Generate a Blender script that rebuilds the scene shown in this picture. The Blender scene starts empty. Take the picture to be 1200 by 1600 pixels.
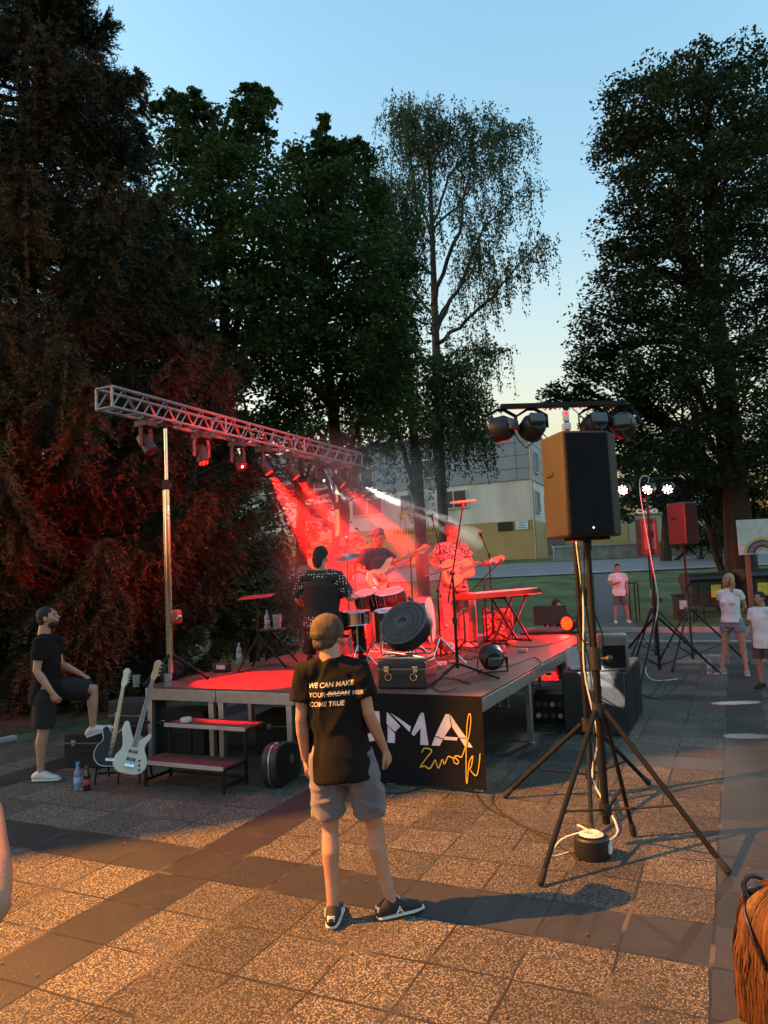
import bpy, math, random
import numpy as np
from mathutils import Vector, Matrix, Euler, noise as mnoise
R = math.radians; PI = math.pi
random.seed(7); rng = np.random.default_rng(11)
scn = bpy.context.scene
COL = scn.collection

# ---------------------------------------------------------------- camera
F, PITCH, ROLL, YAW = 1150.0, R(4.6), R(-2.65), R(25.3)
CAM = Vector((0, 0, 2.02))
_f0 = Vector((-math.sin(YAW), math.cos(YAW), 0)); _rt = Vector((math.cos(YAW), math.sin(YAW), 0)); _z = Vector((0, 0, 1))
FW = _f0 * math.cos(PITCH) + _z * math.sin(PITCH)
_up = _rt.cross(FW)
RT = _rt * math.cos(ROLL) + _up * math.sin(ROLL)
UP = -_rt * math.sin(ROLL) + _up * math.cos(ROLL)
cam = bpy.data.cameras.new('camera'); cam_o = bpy.data.objects.new('camera', cam); COL.objects.link(cam_o)
cam.sensor_fit = 'VERTICAL'; cam.sensor_height = 36; cam.lens = 36 * F / 1600
cam.clip_start = 0.05; cam.clip_end = 3000
m = Matrix((RT, UP, -FW)).transposed().to_4x4(); m.translation = CAM; cam_o.matrix_world = m
scn.camera = cam_o

# ---------------------------------------------------------------- world, light, exposure
world = bpy.data.worlds.new('World'); scn.world = world; world.use_nodes = True
wt = world.node_tree; bg = wt.nodes['Background']
sky = wt.nodes.new('ShaderNodeTexSky'); sky.sky_type = 'NISHITA'; sky.sun_disc = False
SUN_EL, SUN_AZ = R(1.0), R(-100)      # just set, to the left of the stage
sky.sun_elevation = SUN_EL; sky.sun_rotation = SUN_AZ
sky.altitude = 300; sky.air_density = 1.0; sky.dust_density = 8.0; sky.ozone_density = 1.1
hsv = wt.nodes.new('ShaderNodeHueSaturation'); hsv.inputs['Saturation'].default_value = .92; hsv.inputs['Value'].default_value = 1.0
wt.links.new(sky.outputs[0], hsv.inputs['Color']); 
# afterglow band: the sky warms towards the horizon
_tc = wt.nodes.new('ShaderNodeTexCoord'); _sx = wt.nodes.new('ShaderNodeSeparateXYZ'); wt.links.new(_tc.outputs['Generated'], _sx.inputs[0])
_cr = wt.nodes.new('ShaderNodeValToRGB'); wt.links.new(_sx.outputs[2], _cr.inputs[0]); _e = _cr.color_ramp.elements
_e[0].position = .0; _e[0].color = (1.7, 1.34, 1.05, 1); _e[1].position = .70; _e[1].color = (.82, 1.15, 1.27, 1)
for _p, _c in ((.20, (1.5, 1.28, 1.08)), (.30, (1.25, 1.2, 1.12)), (.45, (.92, 1.15, 1.2))): _q = _e.new(_p); _q.color = (*_c, 1)
_mx = wt.nodes.new('ShaderNodeMix'); _mx.data_type = 'RGBA'; _mx.blend_type = 'MULTIPLY'; _mx.inputs['Factor'].default_value = 1
wt.links.new(hsv.outputs[0], _mx.inputs['A']); wt.links.new(_cr.outputs[0], _mx.inputs['B']); wt.links.new(_mx.outputs['Result'], bg.inputs[0]); bg.inputs[1].default_value = 0.15
sun = bpy.data.lights.new('sun', 'SUN'); sun.energy = 0.004; sun.angle = R(10); sun.color = (1, .75, .55)
so = bpy.data.objects.new('sun', sun); COL.objects.link(so)
so.rotation_euler = Vector((math.sin(-SUN_AZ) * -1, math.cos(SUN_AZ), math.tan(SUN_EL))).to_track_quat('Z', 'Y').to_euler()
scn.view_settings.view_transform = 'Standard'; scn.view_settings.look = 'None'
scn.view_settings.exposure = 3.65; scn.view_settings.gamma = 1
scn.cycles.max_bounces = 5; scn.cycles.transparent_max_bounces = 16; scn.cycles.volume_bounces = 0
scn.cycles.use_denoising = True
try: scn.cycles.volume_step_rate = 2.0; scn.cycles.volume_max_steps = 96
except Exception: pass

# ---------------------------------------------------------------- helpers
def ray(px, py): return FW + RT * ((px - 600) / F) - UP * ((py - 800) / F)
def at(px, py, z=0.0):
    d = ray(px, py); return CAM + d * ((z - CAM.z) / d.z)
def atd(px, py, s): return CAM + ray(px, py) * s
def atx(px, py, X):
    d = ray(px, py); return CAM + d * ((X - CAM.x) / d.x)
def aty(px, py, Y):
    d = ray(px, py); return CAM + d * ((Y - CAM.y) / d.y)

def lin(c):
    if isinstance(c, str):
        c = [int(c[i:i+2], 16) / 255 for i in (0, 2, 4)]
        return [x / 12.92 if x < .04045 else ((x + .055) / 1.055) ** 2.4 for x in c]
    return list(c)
MATS = {}
def mat(name, col, rough=.6, metal=0, var=.15, scale=6, bump=0, bscale=60, spec=.5, emit=None, estr=0, trans=0, sheen=0, alpha=1, stretch=None):
    """procedural principled material: noise-varied base colour, roughness and bump"""
    if name in MATS: return MATS[name]
    mt = bpy.data.materials.new(name); mt.use_nodes = True; nt = mt.node_tree; N = nt.nodes; L = nt.links
    b = N['Principled BSDF']; c = lin(col)
    b.inputs['Roughness'].default_value = rough; b.inputs['Metallic'].default_value = metal
    b.inputs['Specular IOR Level'].default_value = spec
    tc = N.new('ShaderNodeTexCoord'); mp = N.new('ShaderNodeMapping'); L.new(tc.outputs['Object'], mp.inputs[0])
    if stretch: mp.inputs['Scale'].default_value = stretch
    nz = N.new('ShaderNodeTexNoise'); nz.inputs['Scale'].default_value = scale; nz.inputs['Detail'].default_value = 4
    L.new(mp.outputs[0], nz.inputs['Vector'])
    mx = N.new('ShaderNodeMix'); mx.data_type = 'RGBA'
    mx.inputs['A'].default_value = [max(0, x * (1 - var)) for x in c] + [1]
    mx.inputs['B'].default_value = [min(1, x * (1 + var)) for x in c] + [1]
    rp = N.new('ShaderNodeMapRange'); rp.inputs['From Min'].default_value = .3; rp.inputs['From Max'].default_value = .7
    L.new(nz.outputs[0], rp.inputs[0]); L.new(rp.outputs[0], mx.inputs['Factor']); L.new(mx.outputs['Result'], b.inputs['Base Color'])
    if bump:
        n2 = N.new('ShaderNodeTexNoise'); n2.inputs['Scale'].default_value = bscale; n2.inputs['Detail'].default_value = 3
        L.new(mp.outputs[0], n2.inputs['Vector'])
        bp = N.new('ShaderNodeBump'); bp.inputs['Strength'].default_value = bump; bp.inputs['Distance'].default_value = .01
        L.new(n2.outputs[0], bp.inputs['Height']); L.new(bp.outputs[0], b.inputs['Normal'])
    if emit is not None:
        b.inputs['Emission Color'].default_value = lin(emit) + [1]; b.inputs['Emission Strength'].default_value = estr
    if trans: b.inputs['Transmission Weight'].default_value = trans
    if sheen: b.inputs['Sheen Weight'].default_value = sheen
    if alpha < 1: b.inputs['Alpha'].default_value = alpha
    MATS[name] = mt; return mt

def tag(o, label=None, cat=None, group=None, kind=None):
    if label: o['label'] = label
    if cat: o['category'] = cat
    if group: o['group'] = group
    if kind: o['kind'] = kind
    return o
def thing(name, label, cat, loc=(0, 0, 0), rz=0, group=None):
    o = bpy.data.objects.new(name, None); COL.objects.link(o); o.empty_display_size = .1
    o.location = loc; o.rotation_euler = (0, 0, rz) if not isinstance(rz, (tuple, list)) else rz
    return tag(o, label, cat, group)
def link(name, me, mt, parent=None):
    o = bpy.data.objects.new(name, me); COL.objects.link(o)
    if mt is not None:
        for q in (mt if isinstance(mt, (list, tuple)) else [mt]): me.materials.append(q)
    if parent is not None: o.parent = parent
    return o
def copy_tree(o, parent=None):
    c = o.copy(); COL.objects.link(c)
    if parent is not None: c.parent = parent
    for ch in list(o.children): copy_tree(ch, c)
    return c
def np_mesh(name, V, Fq, mt, parent=None, smooth=False):
    """V (n,3), Fq (m,k) index array"""
    me = bpy.data.meshes.new(name); n, (mf, k) = len(V), Fq.shape
    me.vertices.add(n); me.vertices.foreach_set('co', np.asarray(V, np.float32).ravel())
    me.loops.add(mf * k); me.loops.foreach_set('vertex_index', Fq.astype(np.int32).ravel())
    me.polygons.add(mf); me.polygons.foreach_set('loop_start', np.arange(0, mf * k, k, dtype=np.int32))
    me.update(calc_edges=True); me.validate()
    if smooth: me.shade_smooth()
    return link(name, me, mt, parent)

def frame_from(d, ref=None):
    d = Vector(d).normalized(); ref = Vector(ref) if ref is not None else (Vector((0, 0, 1)) if abs(d.z) < .95 else Vector((0, 1, 0)))
    x = ref.cross(d)
    if x.length < 1e-6: x = Vector((1, 0, 0)).cross(d)
    x.normalize(); y = d.cross(x); return x, y
class MB:
    def __init__(s): s.v = []; s.f = []
    def add(s, vs, fs, M=None):
        k = len(s.v)
        s.v += [tuple(M @ Vector(v)) if M is not None else tuple(v) for v in vs]
        s.f += [tuple(i + k for i in f) for f in fs]; return s
    def box(s, c, d, M=None, rot=None):
        x, y, z = [q / 2 for q in d]
        vs = [Vector((i, j, k)) for k in (-z, z) for i, j in ((-x, -y), (x, -y), (x, y), (-x, y))]
        if rot: e = Euler(rot).to_matrix(); vs = [e @ v for v in vs]
        vs = [v + Vector(c) for v in vs]
        return s.add(vs, [(3, 2, 1, 0), (4, 5, 6, 7), (0, 1, 5, 4), (1, 2, 6, 5), (2, 3, 7, 6), (3, 0, 4, 7)], M)
    def tube(s, pts, r, n=10, ell=(1, 1), ref=None, M=None, dome=False):
        pts = [Vector(p) for p in pts]; m_ = len(pts)
        rs = [r] * m_ if isinstance(r, (int, float)) else list(r)
        if dome:
            a = (pts[0] - pts[1]).normalized(); b = (pts[-1] - pts[-2]).normalized()
            r0, r1 = rs[0], rs[-1]
            k0 = max(r0 if not isinstance(r0, tuple) else min(r0), 1e-4); k1 = max(r1 if not isinstance(r1, tuple) else min(r1), 1e-4)
            def sc(q, t): return tuple(x * t for x in q) if isinstance(q, tuple) else q * t
            pre = [(pts[0] + a * k0 * math.sin(t), sc(r0, math.cos(t))) for t in (1.45, 1.1, .6)]
            post = [(pts[-1] + b * k1 * math.sin(t), sc(r1, math.cos(t))) for t in (.6, 1.1, 1.45)]
            pts = [p for p, _ in pre] + pts + [p for p, _ in post]; rs = [q for _, q in pre] + rs + [q for _, q in post]; m_ = len(pts)
        vs = []; px = None
        for i, p in enumerate(pts):
            d = (pts[min(i + 1, m_ - 1)] - pts[max(i - 1, 0)])
            if d.length < 1e-9: d = Vector((0, 0, 1))
            if px is None or ref is not None: x, y = frame_from(d, ref)
            else:
                dn = d.normalized(); x = px - dn * px.dot(dn)
                if x.length < 1e-6: x, y = frame_from(d)
                x.normalize(); y = dn.cross(x)
            px = x
            q = rs[i]; rx, ry = q if isinstance(q, tuple) else (q * ell[0], q * ell[1])
            for k in range(n):
                t = 2 * PI * k / n; vs.append(p + x * (rx * math.cos(t)) + y * (ry * math.sin(t)))
        fs = [(i * n + k, i * n + (k + 1) % n, (i + 1) * n + (k + 1) % n, (i + 1) * n + k) for i in range(m_ - 1) for k in range(n)]
        fs += [tuple(range(n - 1, -1, -1)), tuple((m_ - 1) * n + k for k in range(n))]
        return s.add(vs, fs, M)
    def cyl(s, a, b, r, r2=None, n=12, M=None): return s.tube([a, b], [r, r if r2 is None else r2], n, M=M)
    def sph(s, c, r, nu=14, nv=9, M=None, rot=None):
        rx, ry, rz = (r, r, r) if isinstance(r, (int, float)) else r
        e = rot if isinstance(rot, Matrix) else (Euler(rot).to_matrix() if rot else None)
        vs = []
        for j in range(nv + 1):
            t = PI * min(max(j / nv, .004), .996)
            for i in range(nu):
                v = Vector((rx * math.sin(t) * math.cos(2 * PI * i / nu), ry * math.sin(t) * math.sin(2 * PI * i / nu), -rz * math.cos(t)))
                vs.append((e @ v if e else v) + Vector(c))
        fs = [(j * nu + i, j * nu + (i + 1) % nu, (j + 1) * nu + (i + 1) % nu, (j + 1) * nu + i) for j in range(nv) for i in range(nu)]
        fs += [tuple(range(nu - 1, -1, -1)), tuple(nv * nu + i for i in range(nu))]
        return s.add(vs, fs, M)
    def lathe(s, prof, n=24, M=None, c=(0, 0, 0)):
        vs = [(c[0] + r * math.cos(2 * PI * i / n), c[1] + r * math.sin(2 * PI * i / n), c[2] + z) for r, z in prof for i in range(n)]
        fs = [(j * n + i, j * n + (i + 1) % n, (j + 1) * n + (i + 1) % n, (j + 1) * n + i) for j in range(len(prof) - 1) for i in range(n)]
        fs += [tuple(range(n - 1, -1, -1)), tuple((len(prof) - 1) * n + i for i in range(n))]
        return s.add(vs, fs, M)
    def prism(s, pl, t, M=None):
        """outline in XY, extruded z 0..t"""
        n = len(pl); vs = [(x, y, 0) for x, y in pl] + [(x, y, t) for x, y in pl]
        return s.add(vs, [tuple(range(n - 1, -1, -1)), tuple(range(n, 2 * n))] + [(i, (i + 1) % n, n + (i + 1) % n, n + i) for i in range(n)], M)
    def build(s, name, mt, parent=None, bevel=0, smooth=True, angle=35, seg=2):
        me = bpy.data.meshes.new(name); me.from_pydata(s.v, [], s.f); me.update()
        o = link(name, me, mt, parent)
        if bevel:
            bv = o.modifiers.new('bevel', 'BEVEL'); bv.width = bevel; bv.segments = seg; bv.limit_method = 'ANGLE'; bv.angle_limit = R(40)
        if smooth:
            me.shade_smooth(); me.set_sharp_from_angle(angle=R(angle))
        return o
def bake(o):
    dg = bpy.context.evaluated_depsgraph_get(); me = bpy.data.meshes.new_from_object(o.evaluated_get(dg), depsgraph=dg)
    o.modifiers.clear(); old = o.data; o.data = me; bpy.data.meshes.remove(old); return o
def mnode(nt, op, a, b=None, c=None):
    n = nt.nodes.new('ShaderNodeMath'); n.operation = op
    for i, q in enumerate((a, b, c)):
        if q is None: continue
        if isinstance(q, (int, float)): n.inputs[i].default_value = q
        else: nt.links.new(q, n.inputs[i])
    return n.outputs[0]
def mixc(nt, f, a, b):
    n = nt.nodes.new('ShaderNodeMix'); n.data_type = 'RGBA'
    for k, q in (('Factor', f), ('A', a), ('B', b)):
        s = n.inputs[k]
        if isinstance(q, (int, float)): s.default_value = q
        elif isinstance(q, (list, tuple)): s.default_value = list(q)[:3] + [1]
        else: nt.links.new(q, s)
    return n.outputs['Result']
def ramp(nt, x, a, b, lo=0, hi=1):
    n = nt.nodes.new('ShaderNodeMapRange'); nt.links.new(x, n.inputs[0])
    for i, q in enumerate((a, b, lo, hi)): n.inputs[1 + i].default_value = q
    return n.outputs[0]

# ---------------------------------------------------------------- ground
def paving_material():
    mt = bpy.data.materials.new('washed_concrete_paving'); mt.use_nodes = True; nt = mt.node_tree; N = nt.nodes; L = nt.links
    b = N['Principled BSDF']; tc = N.new('ShaderNodeTexCoord'); P = tc.outputs['Object']
    dn = N.new('ShaderNodeTexNoise'); dn.inputs['Scale'].default_value = 2.3; dn.inputs['Detail'].default_value = 4; L.new(P, dn.inputs['Vector'])
    sx = N.new('ShaderNodeSeparateXYZ'); L.new(P, sx.inputs[0])
    wob = mnode(nt, 'MULTIPLY', mnode(nt, 'SUBTRACT', dn.outputs[0], .5), .03)
    def cell(o, off, size):
        u = mnode(nt, 'DIVIDE', mnode(nt, 'ADD', mnode(nt, 'SUBTRACT', o, off), wob), size)
        fr = mnode(nt, 'FRACT', u); idx = mnode(nt, 'FLOOR', u)
        ed = mnode(nt, 'MINIMUM', fr, mnode(nt, 'SUBTRACT', 1, fr))
        per = mnode(nt, 'MODULO', mnode(nt, 'ADD', idx, 800), 8)
        band = mnode(nt, 'LESS_THAN', per, .5)
        return idx, ed, band
    ix, ex, bx = cell(sx.outputs[0], -.26, .444); iy, ey, by = cell(sx.outputs[1], 4.09, .455)
    edge = mnode(nt, 'MINIMUM', ex, ey); band = mnode(nt, 'MAXIMUM', bx, by)
    cb = N.new('ShaderNodeCombineXYZ'); L.new(ix, cb.inputs[0]); L.new(iy, cb.inputs[1])
    wn = N.new('ShaderNodeTexWhiteNoise'); wn.noise_dimensions = '2D'; L.new(cb.outputs[0], wn.inputs['Vector'])
    # pebbles
    vo = N.new('ShaderNodeTexVoronoi'); vo.inputs['Scale'].default_value = 95; L.new(P, vo.inputs['Vector'])
    vc = N.new('ShaderNodeSeparateColor'); L.new(vo.outputs['Color'], vc.inputs[0])
    peb = mixc(nt, vc.outputs[0], (.05, .043, .036), (.44, .375, .28))
    peb = mixc(nt, ramp(nt, vo.outputs['Distance'], .32, .62), peb, (.04, .035, .03))
    big = N.new('ShaderNodeTexNoise'); big.inputs['Scale'].default_value = .9; big.inputs['Detail'].default_value = 5; L.new(P, big.inputs['Vector'])
    # dark smoother slabs
    fine = N.new('ShaderNodeTexNoise'); fine.inputs['Scale'].default_value = 160; fine.inputs['Detail'].default_value = 2; L.new(P, fine.inputs['Vector'])
    slab = mixc(nt, ramp(nt, fine.outputs[0], .35, .75), (.024, .022, .021), (.062, .056, .05))
    spk = mnode(nt, 'MULTIPLY', mnode(nt, 'GREATER_THAN', vc.outputs[1], .94), ramp(nt, vo.outputs['Distance'], .3, .2))
    slab = mixc(nt, spk, slab, (.2, .18, .15))
    col = mixc(nt, band, peb, slab)
    hs = N.new('ShaderNodeHueSaturation'); L.new(col, hs.inputs['Color'])
    val = mnode(nt, 'ADD', mnode(nt, 'MULTIPLY', wn.outputs['Value'], .42), ramp(nt, big.outputs[0], .3, .7, .22, .52))
    L.new(val, hs.inputs['Value'])
    # joints: filled grooves, some paler with sand, some dark; cracked edges
    jn = N.new('ShaderNodeTexNoise'); jn.inputs['Scale'].default_value = 2.2; jn.inputs['Detail'].default_value = 4; L.new(P, jn.inputs['Vector'])
    jw = ramp(nt, jn.outputs[0], .35, .7, .011, .030)
    joint = mnode(nt, 'LESS_THAN', edge, jw)
    jcol = mixc(nt, ramp(nt, jn.outputs[0], .52, .62), (.008, .007, .006), (.075, .062, .045))
    col = mixc(nt, joint, hs.outputs[0], jcol)
    # stains
    st = N.new('ShaderNodeTexNoise'); st.inputs['Scale'].default_value = 2.7; st.inputs['Detail'].default_value = 8; st.inputs['Roughness'].default_value = .65; L.new(P, st.inputs['Vector'])
    col = mixc(nt, ramp(nt, st.outputs[0], .5, .7, 0, .6), col, (.035, .033, .03))
    L.new(col, b.inputs['Base Color']); L.new(ramp(nt, band, 0, 1, .82, .6), b.inputs['Roughness'])
    h = mnode(nt, 'ADD', mnode(nt, 'MULTIPLY', mnode(nt, 'SUBTRACT', 1, vo.outputs['Distance']), mnode(nt, 'SUBTRACT', 1, mnode(nt, 'MULTIPLY', band, .85))), mnode(nt, 'MULTIPLY', joint, -1.5))
    bp = N.new('ShaderNodeBump'); bp.inputs['Strength'].default_value = .9; bp.inputs['Distance'].default_value = .006
    L.new(h, bp.inputs['Height']); L.new(bp.outputs[0], b.inputs['Normal'])
    return mt
def terrain_h(p):
    s = p[0] * _f0.x + p[1] * _f0.y
    xs = [0, 20, 24, 40, 46, 50, 70, 2000]; zs = [0, 0, .25, 1.43, 2.1, 2.45, 2.6, 2.6]
    return float(np.interp(s, xs, zs))
def grid_sheet(name, s0, s1, ns, t0, t1, nt_, mt, dz, kind='structure', ss=None):
    ss = np.array(ss) if ss is not None else np.linspace(s0, s1, ns); tt = np.linspace(t0, t1, nt_)
    V = []
    for s in ss:
        for t in tt:
            p = _f0 * s + _rt * t; V.append((p.x, p.y, terrain_h(p) + dz))
    ns = len(ss); Fq = np.array([(i * nt_ + j, i * nt_ + j + 1, (i + 1) * nt_ + j + 1, (i + 1) * nt_ + j) for i in range(ns - 1) for j in range(nt_ - 1)])
    o = np_mesh(name, np.array(V), Fq, mt, smooth=True); tag(o, kind=kind); return o
M_grass = mat('lawn_grass', (.055, .09, .02), .95, var=.65, scale=.7, bump=1, bscale=30)
M_asph = mat('grey_asphalt', (.085, .085, .09), .85, var=.2, scale=3, bump=.4, bscale=90)
M_road = mat('pale_road', (.16, .165, .17), .7, var=.1, scale=.6, bump=.2, bscale=50)
M_conc = mat('concrete', (.3, .3, .29), .85, var=.25, scale=2, bump=.3, bscale=40)
grid_sheet('lawn', 0, 0, 0, -400, 400, 61, M_grass, -.045, ss=[-60, 0, 14, 18, 20, 22, 24, 28, 32, 36, 40, 46, 50, 60, 70, 150, 1500])
# plaza (washed concrete slabs)
pz = MB(); PZ = [(-8.9, -8), (12, -8), (12, 19.1), (-5.2, 19.1), (-5.2, 13.3), (-7.6, 13.3), (-7.6, 8.4), (-8.9, 7.0)]
pz.prism(PZ, .1, Matrix.Translation((0, 0, -.1)))
tag(pz.build('plaza_paving', paving_material(), smooth=False), kind='structure')
k = MB(); k.box((3.4, 19.2, -.02), (17.4, .12, .1)); k.box((3.4, 21.75, .03), (17.4, .14, .2))
k.box((-9.0, -.5, -.01), (.12, 15, .1)); tag(k.build('kerb', M_conc, bevel=.01), kind='structure')
a = MB(); a.box((3.4, 20.47, -.04), (17.3, 2.38, .06)); tag(a.build('asphalt_path', M_asph), kind='structure')
# path running back-left over the lawn, and the road in front of the building
def strip(name, pts, w, mt, dz):
    V = []; pts = [Vector((p[0], p[1], 0)) for p in pts]
    for i, p in enumerate(pts):
        d = (pts[min(i + 1, len(pts) - 1)] - pts[max(i - 1, 0)]).normalized(); n = Vector((-d.y, d.x, 0))
        for sd in (-1, -.5, 0, .5, 1):
            q = p + n * (w / 2 * sd); V.append((q.x, q.y, terrain_h(q) + dz))
    n = len(pts); Fq = np.array([(i * 5 + j, i * 5 + j + 1, (i + 1) * 5 + j + 1, (i + 1) * 5 + j) for i in range(n - 1) for j in range(4)])
    o = np_mesh(name, np.array(V), Fq, mt, smooth=True); return tag(o, kind='structure')
def lerp_pts(a, b, n): return [Vector(a).lerp(Vector(b), i / (n - 1)) for i in range(n)]
strip('footpath', lerp_pts(_f0 * 20.6 + _rt * -16, _f0 * 22 + _rt * 6, 12), 1.2, M_asph, -.02)
strip('garden_path', lerp_pts(_f0 * 21 + _rt * 6.4, _f0 * 39 + _rt * 11.5, 14), 1.1, M_asph, -.015)
strip('road', lerp_pts(_f0 * 43 + _rt * -60, _f0 * 43 + _rt * 60, 40), 6.4, M_road, -.005)
strip('road_kerb', lerp_pts(_f0 * 39.7 + _rt * -60, _f0 * 39.7 + _rt * 60, 40), .2, M_conc, .06)
# needle litter under the big conifer
M_soil = mat('needle_litter', (.05, .035, .022), .95, var=.5, scale=8, bump=.8, bscale=70)
sl = MB(); sl.lathe([(4.6, -.04), (4.2, .02), (2, .05), (.1, .06)], 40, c=(-13.4, 9.6, 0)); tag(sl.build('needle_litter', M_soil), kind='structure')

# ---------------------------------------------------------------- buildings behind
def hvec(t, s): return (_rt * t + _f0 * s).normalized()
LD = hvec(-2.52, 1); RD = hvec(1, 2.52)
BC = atd(836, 868, 50.0); BZ = BC.z
def wall_frame(o, d, z=0):
    """local x along d (horizontal), y out of the wall towards the left-hand normal, z up"""
    d = Vector((d.x, d.y, 0)).normalized(); n = Vector((-d.y, d.x, 0))
    M = Matrix((d, n, Vector((0, 0, 1)))).transposed().to_4x4(); M.translation = Vector((o.x, o.y, z)); return M
M_clad = mat('blue_grey_cladding', (.24, .28, .30), .55, var=.12, scale=.4, bump=.05)
M_rend = mat('pale_render', (.58, .56, .48), .9, var=.22, scale=.45, bump=.1, stretch=(1.5, 1.5, .35))
M_och = mat('ochre_render', (.42, .31, .13), .9, var=.1, scale=.7, bump=.1)
M_glass = mat('dark_window_glass', (.03, .04, .05), .12, var=.2)
M_frame = mat('white_window_frame', (.55, .56, .55), .5)
M_metal = mat('zinc_downpipe', (.25, .27, .28), .4, metal=.6)
def building():
    b = thing('school_building', 'long two storey building with blue grey cladding above pale render and an ochre base', 'building', (BC.x, BC.y, BZ))
    b.rotation_euler = (0, 0, math.atan2(LD.y, LD.x))     # local +x runs along the left face, +y is behind it or in front
    inv = b.matrix_basis.inverted()
    rl = inv.to_3x3() @ RD; sy = 1 if rl.y > 0 else -1      # depth direction
    LW, DP = 30, 26
    def slab(name, z0, z1, m_, out=0.0, parent=b):
        q = MB(); q.box((LW / 2, sy * DP / 2, (z0 + z1) / 2), (LW + 2 * out, DP + 2 * out, z1 - z0)); return q.build(name, m_, parent)
    slab('base_wall', -.8, 2.45, M_och); slab('render_wall', 2.45, 5.25, M_rend, -.03); cl = slab('cladding', 5.25, 8.75, M_clad, .06)
    q = MB()
    for z in (6.05, 6.95, 7.85):
        q.box((LW / 2, -sy * .065, z), (LW + .2, .02, .035)); q.box((-.065, sy * DP / 2, z), (.02, DP + .2, .035))
    for x in (.9, 7.2, 14.1): q.box((x, -sy * .065, 7), (.03, .02, 3.4))
    q.build('panel_joint', mat('dark_panel_joint', (.07, .085, .1), .8), cl)  # dark grey strips along the panel joints
    q = MB(); q.box((LW / 2, sy * DP / 2, 8.82), (LW + .3, DP + .3, .16)); q.build('roof', M_metal, b)
    q = MB(); q.cyl((-.12, -sy * .12, -.6), (-.12, -sy * .12, 8.7), .07); q.build('downpipe', M_metal, b)
    def win(x, z, w, h, side=0, n=2):
        # side 0: long face, 1: gable face
        fr = MB(); gl = MB(); t = .07
        def P(u, v, dd, su, sv, sd, mb):
            if side == 0: mb.box((x + u, -sy * dd, z + v), (su, sd, sv))
            else: mb.box((-dd, sy * (x + u), z + v), (sd, su, sv))
        o_ = .11 if z > 5 else .05
        P(0, h / 2, o_, w + .1, t, .12, fr); P(0, -h / 2, o_, w + .1, t, .16, fr)
        for i in range(n + 1): P(-w / 2 + w * i / n, 0, o_, t, h, .12, fr)
        P(0, 0, o_ - .03, w, h, .08, gl)
        f = fr.build('window', M_frame, b); gl.build('pane', M_glass, f)
    for x, z, w, h in ((5.5, 4.25, 1.9, 1.25), (8.6, 4.25, 1.9, 1.25), (7.6, 6.6, 2.1, 1.3), (12.6, 6.5, 2.0, 1.2), (12.2, 4.2, 2.4, 1.2), (16.5, 6.5, 2, 1.2), (16.5, 4.2, 2, 1.2), (21, 6.5, 2, 1.2), (21, 4.2, 2, 1.2)): win(x, z, w, h)
    for x, z in ((2.2, 6.6), (2.2, 3.8), (6, 6.6), (6, 3.8), (9, 6.6), (9, 3.8), (13, 6.6), (13, 3.8)): win(x, z, 1.3, 1.5, 1)
    q = MB(); q.box((1.9, -sy * .03, 2.1), (1.05, .06, .6)); q.build('vent_grille', mat('dark_grille', (.03, .025, .02), .8), b)
    q = MB(); q.box((7.6, -sy * .06, 1.3), (1.6, .12, 2.3))
    for i in range(9): q.box((7.6, -sy * .13, .35 + i * .24), (1.5, .03, .03))
    q.build('shutter', mat('ochre_shutter', (.22, .18, .1), .8), b)
    s_ = MB(); s_.box((.75, -sy * .06, 2.12), (.85, .05, .6)); s_.build('notice_board', mat('pale_board', (.6, .68, .7), .6), b)
    s_ = MB()
    for i in range(3): s_.box((.75, -sy * .09, 1.95 + i * .17), (.6 - .12 * i, .01, .05))
    s_.build('notice_marks', mat('blue_marks', (.05, .3, .42), .6), b)
    return b
B = building()
# low ochre annex with a louvred shutter right of the corner
def block(name, label, cat, p, d, w, dep, h, mts, extra=None, zb=None):
    o = thing(name, label, cat, (p.x, p.y, p.z if zb is None else zb), math.atan2(d.y, d.x))
    q = MB(); q.box((w / 2, dep / 2, h / 2 - .5), (w, dep, h + 1)); q.build('wall', mts[0], o)
    q = MB(); q.box((w / 2, dep / 2, h + .06), (w + .3, dep + .3, .12)); q.build('roof', mts[1], o)
    if extra: extra(o)
    return o
def annex_x(o):
    q = MB(); q.box((1.2, -.04, 1.3), (1.7, .08, 2.0))
    for i in range(11): q.box((1.2, -.09, .45 + i * .17), (1.6, .04, .05))
    q.build('garage_shutter', mat('grey_louvre', (.22, .22, .2), .6), o)
block('annex', 'low ochre annex with a louvred shutter beside the clad building', 'building', atd(843, 866, 55), hvec(1, .12), 7, 6, 3.4, (M_och, M_metal), annex_x, zb=BZ - .1)
def house_x(o):
    for x in (1.2, 3.6, 6.2):
        q = MB(); q.box((x, -.03, 1.6), (1, .08, 1.2)); w = q.build('window', M_frame, o)
        q = MB(); q.box((x, -.06, 1.6), (.86, .06, 1.06)); q.build('pane', M_glass, w)
block('low_house', 'low pale yellow house seen between the far loudspeakers behind the grey wall', 'building', atd(985, 862, 66), hvec(1, -.1), 11, 8, 3.6, (mat('yellow_render', (.42, .36, .22), .9, var=.1), M_metal), house_x, zb=2.4)
block('pale_house', 'tall pale house hidden behind the big tree', 'building', atd(1035, 862, 75), hvec(1, -.05), 7, 8, 7.6, (mat('grey_render', (.42, .45, .47), .9, var=.1), M_metal), house_x, zb=2.4)
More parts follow.
